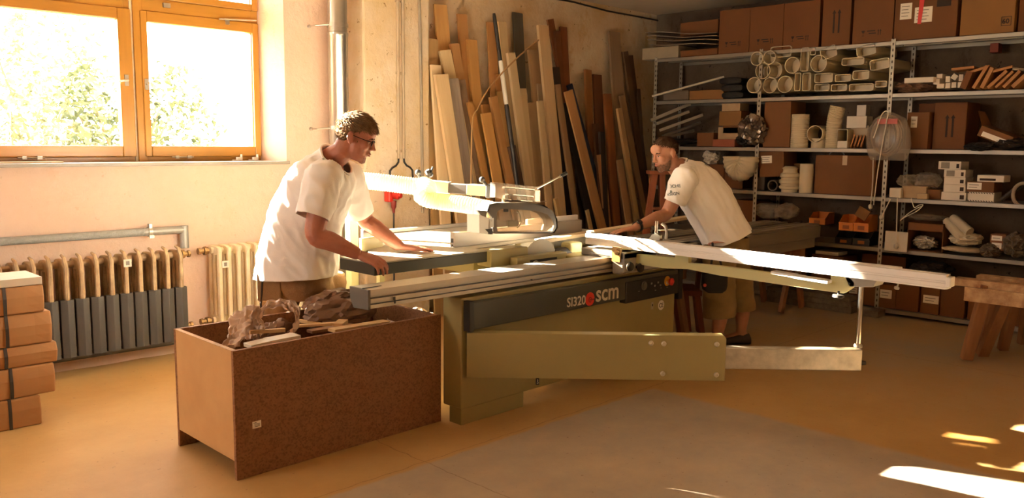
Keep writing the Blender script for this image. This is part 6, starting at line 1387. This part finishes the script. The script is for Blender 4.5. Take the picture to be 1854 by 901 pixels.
fN = PW(1300,560,6.0); fN.z = 0.0; fF = PZ(1341,622,0.0)
aN = Vector((fN.x,fN.y,.09)); aF = Vector((fF.x,fF.y,.09))
for h_, k_, a_ in ((hN,kN,aN),(hF,kF,aF)): b.tube(spline([h_+ZH*.03,h_,k_,k_.lerp(a_,.35)+RH*.014,a_+ZH*.03,a_-ZH*.05],5), [x for x in np.interp(np.linspace(0,5,26),[0,1,2,3,4,5],[.085,.085,.058,.057,.038,.040])], 16)
for a_ in (aN,aF): # bare feet in clogs
    b.loft([b.ring(a_-RH*x+ZH*(z-.09), FH*w_, ZH*h_, 14) for x,z,w_,h_ in ((-.05,.05,.03,.035),(.0,.06,.036,.045),(.08,.045,.042,.032),(.15,.035,.044,.02),(.19,.03,.03,.012))])
body2 = link(vox(b, .0048, 3, 'body'), 'body', M_skin2, root2)
face_parts(at2, fr2, 1.0, body2)
def reg2(d): return d.z > .05+.60*max(0,d.x)**1.2-.45*max(0,-d.x) or (d.x < -.2 and d.z > -.5)
def base2(c):
    rings = []
    for i in range(11):
        t = i/10; ring = []
        for j in range(28):
            a = 6.2832*j/28; fx = math.cos(a); lim = .10+.58*max(0,fx)**1.2-.45*max(0,-fx); zz = 1-(1-lim)*t
            q = math.sqrt(max(0,1-min(1,zz*zz))); ring.append(at2(-.006+.102*q*fx, .0805*q*math.sin(a), .034+.095*zz))
        rings.append(ring)
    c.loft(rings)
tufts(at2, fr2, 1.0, reg2, 1100, lambda d: .014, .0028, lambda d: (.5,.1,-.2), M_hair2, 'hair', body2, 15, base2)
beard_on(at2, fr2, lambda t,u: u < -.040+.012*max(0,t-.5) and u > -.122 and not (t < .34 and -.072 < u < -.049) and u < -.040-.02*math.sin(min(3.1,t*2)), 2800, .0055, .0009, M_beard, body2, 8)
# T-shirt
c = MB(); ts = [(1324,446,6.18,42,.19),(1316,430,6.18,42,.19),(1298,396,6.18,42,.18),(1280,362,6.18,43,.185),(1259,335,6.18,40,.195),(1243,315,6.17,30,.19),(1231,303,6.16,17,.10),(1225,297,6.16,14,.085)]
sd = [(-14,-36),(-14,-36),(-17,-35),(-19,-32),(-19,-26),(-16,-18),(-13,-12),(-13,-12)]
c.loft([px_ring(c,u,v,w,h,dp,s_) for (u,v,w,h,dp),s_ in zip(ts,sd)])
sE, sEr = PW(1220,366,5.99), PW(1257,352,6.43)
c.tube([PW(1244,320,6.06), S2+ZH*.004, S2.lerp(sE,.5), sE, sE+(sE-S2)*.15], [.085,.086,.080,.071,.069], 20)
c.tube([PW(1250,320,6.3), S2r, S2r.lerp(sEr,.5), sEr, sEr+(sEr-S2r)*.15], [.08,.084,.08,.076,.075], 20)
me = vox(c, .009, 6, 'tshirt'); wrinkle(me, .018, 14, (RH*.55-ZH*.8), 9); wrinkle(me, .006, 41, (RH*.9-ZH*.2), 6)
cut(me, [(PW(1317,432,6.18), RH*.40-ZH*.9, .40), (sE, sE-S2, .15, .094), (sEr, sEr-S2r, .15, .094), (PW(1227,299,6.16), at2(-.035,0,-.05)-nk2, .15, .10)])
t2 = link(me, 't_shirt', M_shirt, root2); solid(t2)
rib_collar(t2, PW(1227,299,6.16), at2(-.035,0,-.05)-nk2, M_shirt)
bv = BVHTree.FromObject(t2, bpy.context.evaluated_depsgraph_get())
M_tprint = mat('blue_grey_print', '#4c5a5e', .8, vary=0)
for body, u, v, sz in (('KÜCHE', 1218, 345, .029), ('&', 1225, 352, .022), ('DESIGN', 1215, 359, .028)):
    o = text_mesh(body, sz, PW(u, v, 5.7), RH*.98+ZH*.16, ZH, M_tprint, 'sleeve_lettering', t2, depth=.0, bold=.0006)
    gone = []
    for vt in o.data.vertices:
        h = bv.ray_cast(vt.co, FH)   # the shirt mesh is stored relative to its root
        if h[0] is not None and abs(h[1].dot(FH)) > .30: vt.co = h[0]+(-h[1] if h[1].dot(FH) > 0 else h[1])*.003
        else: gone.append(vt.index)
    bm = bmesh.new(); bm.from_mesh(o.data); bm.verts.ensure_lookup_table(); bmesh.ops.delete(bm, geom=[bm.verts[i] for i in gone], context='VERTS'); bm.to_mesh(o.data); bm.free()
# shorts
c = MB(); c.loft([px_ring(c,u,v,w,h,dp,(-8,-40)) for u,v,w,h,dp in ((1312,424,6.18,37,.155),(1316,440,6.18,38,.165),(1318,458,6.18,36,.17),(1320,472,6.18,32,.16))])
hemN, hemF = PW(1303,572,6.01), PW(1344,560,6.30)
c.tube([hN+ZH*.03,hN,hN.lerp(hemN,.5),hemN,hemN-ZH*.04], [.11,.115,.112,.113,.113], 20); c.tube([hF+ZH*.03,hF,hF.lerp(hemF,.5),hemF,hemF-ZH*.04], [.10,.105,.10,.096,.096], 20)
me = vox(c, .009, 4, 'shorts'); wrinkle(me, .010, 22, (RH*.9+ZH*.15), 9)
cut(me, [(PW(1312,428,6.18), ZH, .35), (hemN, -ZH+RH*.1, .17), (hemF, -ZH+RH*.1, .16)])
sh = link(me, 'shorts', M_khaki, root2); solid(sh)
for a_ in (aN,aF):
    c = MB(); shoe(c, a_+RH*.07, -RH, .29, .054, .07); c.build('shoe', mat('dark_shoe','#2c241e',.6), root2, smooth=True)
# watch
wd2 = (W2-E2).normalized(); p = W2-wd2*.03; e1 = wd2.cross(ZH).normalized(); e2 = e1.cross(wd2)
c = MB(); c.loft([[p+wd2*x+(e1*math.cos(t)+e2*math.sin(t))*.037 for t in [i*math.pi/10 for i in range(20)]] for x in (-.012,.012)], cap=False); wt = c.build('watch', M_dark, root2); solid(wt, .005, 0)
c = MB(); q = p+(-e1*.5 if e1.dot(FH) > 0 else e1*.5)*.04+e2*.034; c.lathe([(.021,-.004),(.022,.002),(.018,.008),(0,.008)], q, (q-p), 18); c.build('watch_case', mat('dark_watch_glass','#3a3836',.2,.4), wt, smooth=True)
# pouch at his belt
a, b_ = PW(1271,494,5.84), PW(1316,528,5.84); pc = (a+b_)/2
po = thing('tool_pouch', 'black tool pouch with a red badge hanging at the bearded man\'s hip', 'pouch', pc)
c = MB(); c.loft([c.ring(pc+ZH*z, RH*hw, FH*.05, 24, 4) for z, hw in ((.10,.080),(.08,.086),(-.02,.088),(-.05,.080),(-.068,.055))]); c.build('bag_body', mat('black_canvas','#17120f',.8,bump=.3,bscale=200), po, smooth=True)
c = MB(); p = PW(1276,516,5.785); c.lathe([(.012,0),(.012,.004)], p, -FH, 14); c.build('badge', mat('badge_red','#c8342c',.5), po)
c = MB(); c.tube([pc+ZH*.10-RH*.03, pc+ZH*.22-RH*.01+FH*.04, PW(1290,440,5.98)], .008, 6); c.tube([pc+ZH*.10+RH*.05, pc+ZH*.2+RH*.03+FH*.05], .008, 6); c.build('strap', M_blackf, po, smooth=True)
# ---------------------------------------------------------------- profile bundle, trestles, ladder
M_pb = mat('grey_weathered_profile', '#8a8074', .6, color2='#6e645a', scale=7, stretch=(.15,1,1))
G7 = 'bundle of long grey profiles'
y0, y1, zt = 3.44, 4.02, .79
lay = []
for k in range(4):
    ya = y0+.145*k; z0_ = .665; h = (.125,.115,.122,.118)[k]
    x0_, x1_ = 4.84-.012*k, (7.44,7.50,7.40,7.46)[k]
    c = MB(); c.box((x0_,ya,z0_),(x1_,ya+.138,z0_+h-.02)); c.box((x0_,ya+.012,z0_+h-.02),(x1_,ya+.06,z0_+h)); c.box((x0_,ya+.078,z0_+h-.02),(x1_,ya+.126,z0_+h))
    tag(c.build('long_profile', M_pb, bevel=.004), 'long grey ribbed profile in the bundle behind the bearded man, '+('nearest','second from the front','third from the front','farthest')[k], 'profile', G7)
c = MB(); c.box((4.88,y0+.02,.578),(7.38,y1-.02,.664)); tag(c.build('long_profile', M_pb, bevel=.004), 'wide grey profile at the bottom of the bundle behind the bearded man', 'profile', G7)
M_ow = wood('old_trestle_wood', '#a0704a', '#7d5232', .7, 12, 2); M_owp = mat('paint_crusted_wood', '#c0a07a', .75, color2='#8a6040', scale=16, bump=.5, bscale=30)
M_red = wood('reddish_wood', '#8a4a28', '#6a341a', .6, 12, 2)
def trestle(xc, ya, yb2, zt, label, nm='trestle', m=M_ow):
    r = thing(nm, label, 'trestle', (xc,(ya+yb2)/2,0), 'low trestles below the profile bundle'); MB().box((xc-.05,ya,zt-.07),(xc+.05,yb2,zt)).build('beam', m, r, bevel=.004)
    for y in (ya+.08, yb2-.08):
        for s_ in (-1,1): MB().bar((xc+s_*.20,y,.012),(xc+s_*.03,y,zt-.03), .06, .035, (0,1,0)).build('leg', m, r, bevel=.003)
    return r
trestle(5.25,3.46,4.0,.577,'low wooden trestle under the near end of the profile bundle'); trestle(7.15,3.46,4.0,.577,'low wooden trestle under the far end of the profile bundle')
# wooden chair-like stand between saw and bearded man
st = thing('wooden_stand', 'small reddish wooden stand with a raised post between the saw and the bearded man', 'stand', (5.15,3.62,0))
def P2(u, v, w=6.55): return PW(u, v, w)
a, b = P2(1222,524), P2(1263,524); zs_ = a.z
MB().bar(Vector((a.x,a.y,zs_))+FH*.0, Vector((b.x,b.y,zs_)), .34, .04).build('seat', M_red, st, bevel=.004)
for u0,u1,dw in ((1222,1232,-.14),(1240,1246,.12),(1258,1266,.12),(1262,1272,-.14)):
    p, q = P2(u0,530,6.55+dw), P2(u1,603,6.55+dw); q.z = .002; MB().bar(q, Vector((p.x,p.y,zs_-.02)), .045, .045, RH).build('leg', M_red, st, bevel=.003)
p = P2(1262,522,6.68); MB().bar(p, p+ZH*.15+RH*.01, .06, .03, RH).build('back_post', M_red, st, bevel=.003)
# reddish step ladder by the plank wall
ld = thing('step_ladder', 'reddish wooden step ladder standing behind the bearded man\'s arm by the planks', 'ladder', tuple(Vector((PW(1188,400,7.4).x, PW(1188,400,7.4).y, 0))))
tp = PW(1191,312,7.4)
for u1,dw,hh in ((1148,-.12,0),(1207,-.12,0),(1160,.25,0),(1212,.25,0)):
    q = PW(u1,480,7.4+dw); q.z = .01; d_ = RH*(-.03 if u1 < 1190 else .03); MB().bar(q, tp+d_+FH*dw*.2, .05, .075 if dw < 0 else .05, FH).build('leg', M_red, ld, bevel=.003)
for t in (.25,.5,.75):
    a = PW(1148,480,7.28); a.z = .01; b = PW(1207,480,7.28); b.z = .01; MB().bar(a.lerp(tp-RH*.03-FH*.024,t), b.lerp(tp+RH*.03-FH*.024,t), .07, .025).build('tread', M_red, ld, bevel=.002)
MB().bar(tp-RH*.09+ZH*.0, tp+RH*.09, .16, .03).build('top_step', M_red, ld, bevel=.003)
# two old sawhorses at the right edge
def horse(px_top, x, ylen, hb, apron, legs, label):
    p = PX(*px_top, x); r = thing('sawhorse', label, 'sawhorse', (x, p.y-ylen/2, 0)); zt_ = p.z
    c = MB(); c.box((x-.05,p.y-ylen,zt_-hb),(x+.05,p.y,zt_)); bm_ = c.build('beam', M_owp, r, bevel=.006)
    if apron: MB().box((x-.075,p.y-ylen+.02,zt_-hb-.095),(x-.05,p.y-.085,zt_-hb+.005)).build('apron', M_owp, r, bevel=.004)
    for (u0,v0,u1,v1,wd_,dx) in legs:
        f = PZ(u1,v1,0); tpn = PX(u0,v0,x+dx); tpn.z = zt_-.03; f.z = .008; MB().bar(f, tpn, .075*wd_, .05, (1,0,0) if False else FH).build('leg', M_ow, r, bevel=.004)
    return r
horse((1730,501), 6.42, 1.3, .055, True, ((1787,515,1749,652,1.0,-.03),(1832,520,1778,644,1.0,.03)), 'front paint-crusted sawhorse at the right picture edge')
horse((1771,496), 6.75, 1.3, .06, False, ((1806,520,1772,641,.8,-.03),(1845,520,1815,634,.9,.05),(1866,530,1851,622,.9,-.03)), 'rear sawhorse standing close behind the front one at the right picture edge')
# ---------------------------------------------------------------- light
wd = bpy.data.worlds.new('sky'); S.world = wd; wd.use_nodes = True
bg = wd.node_tree.nodes['Background']; bg.inputs['Color'].default_value = (1.0, .93, .86, 1); bg.inputs['Strength'].default_value = SKY
sl = bpy.data.lights.new('sun', 'SUN'); sl.energy = SUN; sl.angle = math.radians(.8); sl.color = (1.0, .91, .76)
so = bpy.data.objects.new('sun', sl); COL.objects.link(so)
sd = Vector((.375, -1.0, -.435)).normalized()
so.rotation_euler = sd.to_track_quat('-Z', 'Y').to_euler(); so.location = (-2, 12, 8)
# the window openings guide the sky sampling (portals emit nothing)
pl = bpy.data.lights.new('window_portal', 'AREA'); pl.shape = 'RECTANGLE'; pl.size = 2.0; pl.size_y = 1.5; pl.cycles.is_portal = True
po = bpy.data.objects.new('window_portal', pl); COL.objects.link(po); po.location = (2.36, YF+.13, 2.12); po.rotation_euler = (math.radians(-90), 0, 0)
pl = bpy.data.lights.new('window_portal', 'AREA'); pl.shape = 'RECTANGLE'; pl.size = 1.3; pl.size_y = 1.6; pl.cycles.is_portal = True
po = bpy.data.objects.new('window_portal', pl); COL.objects.link(po); po.location = (XL-.12, 4.65, 1.78); po.rotation_euler = (math.radians(90), 0, math.radians(-90))
vs = S.view_settings; S.display_settings.display_device = 'sRGB'
vs.view_transform = 'Standard'; vs.look = 'None'; vs.exposure = EXPO; vs.gamma = 1; vs.use_curve_mapping = False
S.cycles.max_bounces = 12; S.cycles.diffuse_bounces = 8; S.cycles.glossy_bounces = 4; S.cycles.transparent_max_bounces = 16; S.cycles.transmission_bounces = 6
S.cycles.use_denoising = True; S.cycles.sample_clamp_indirect = 8
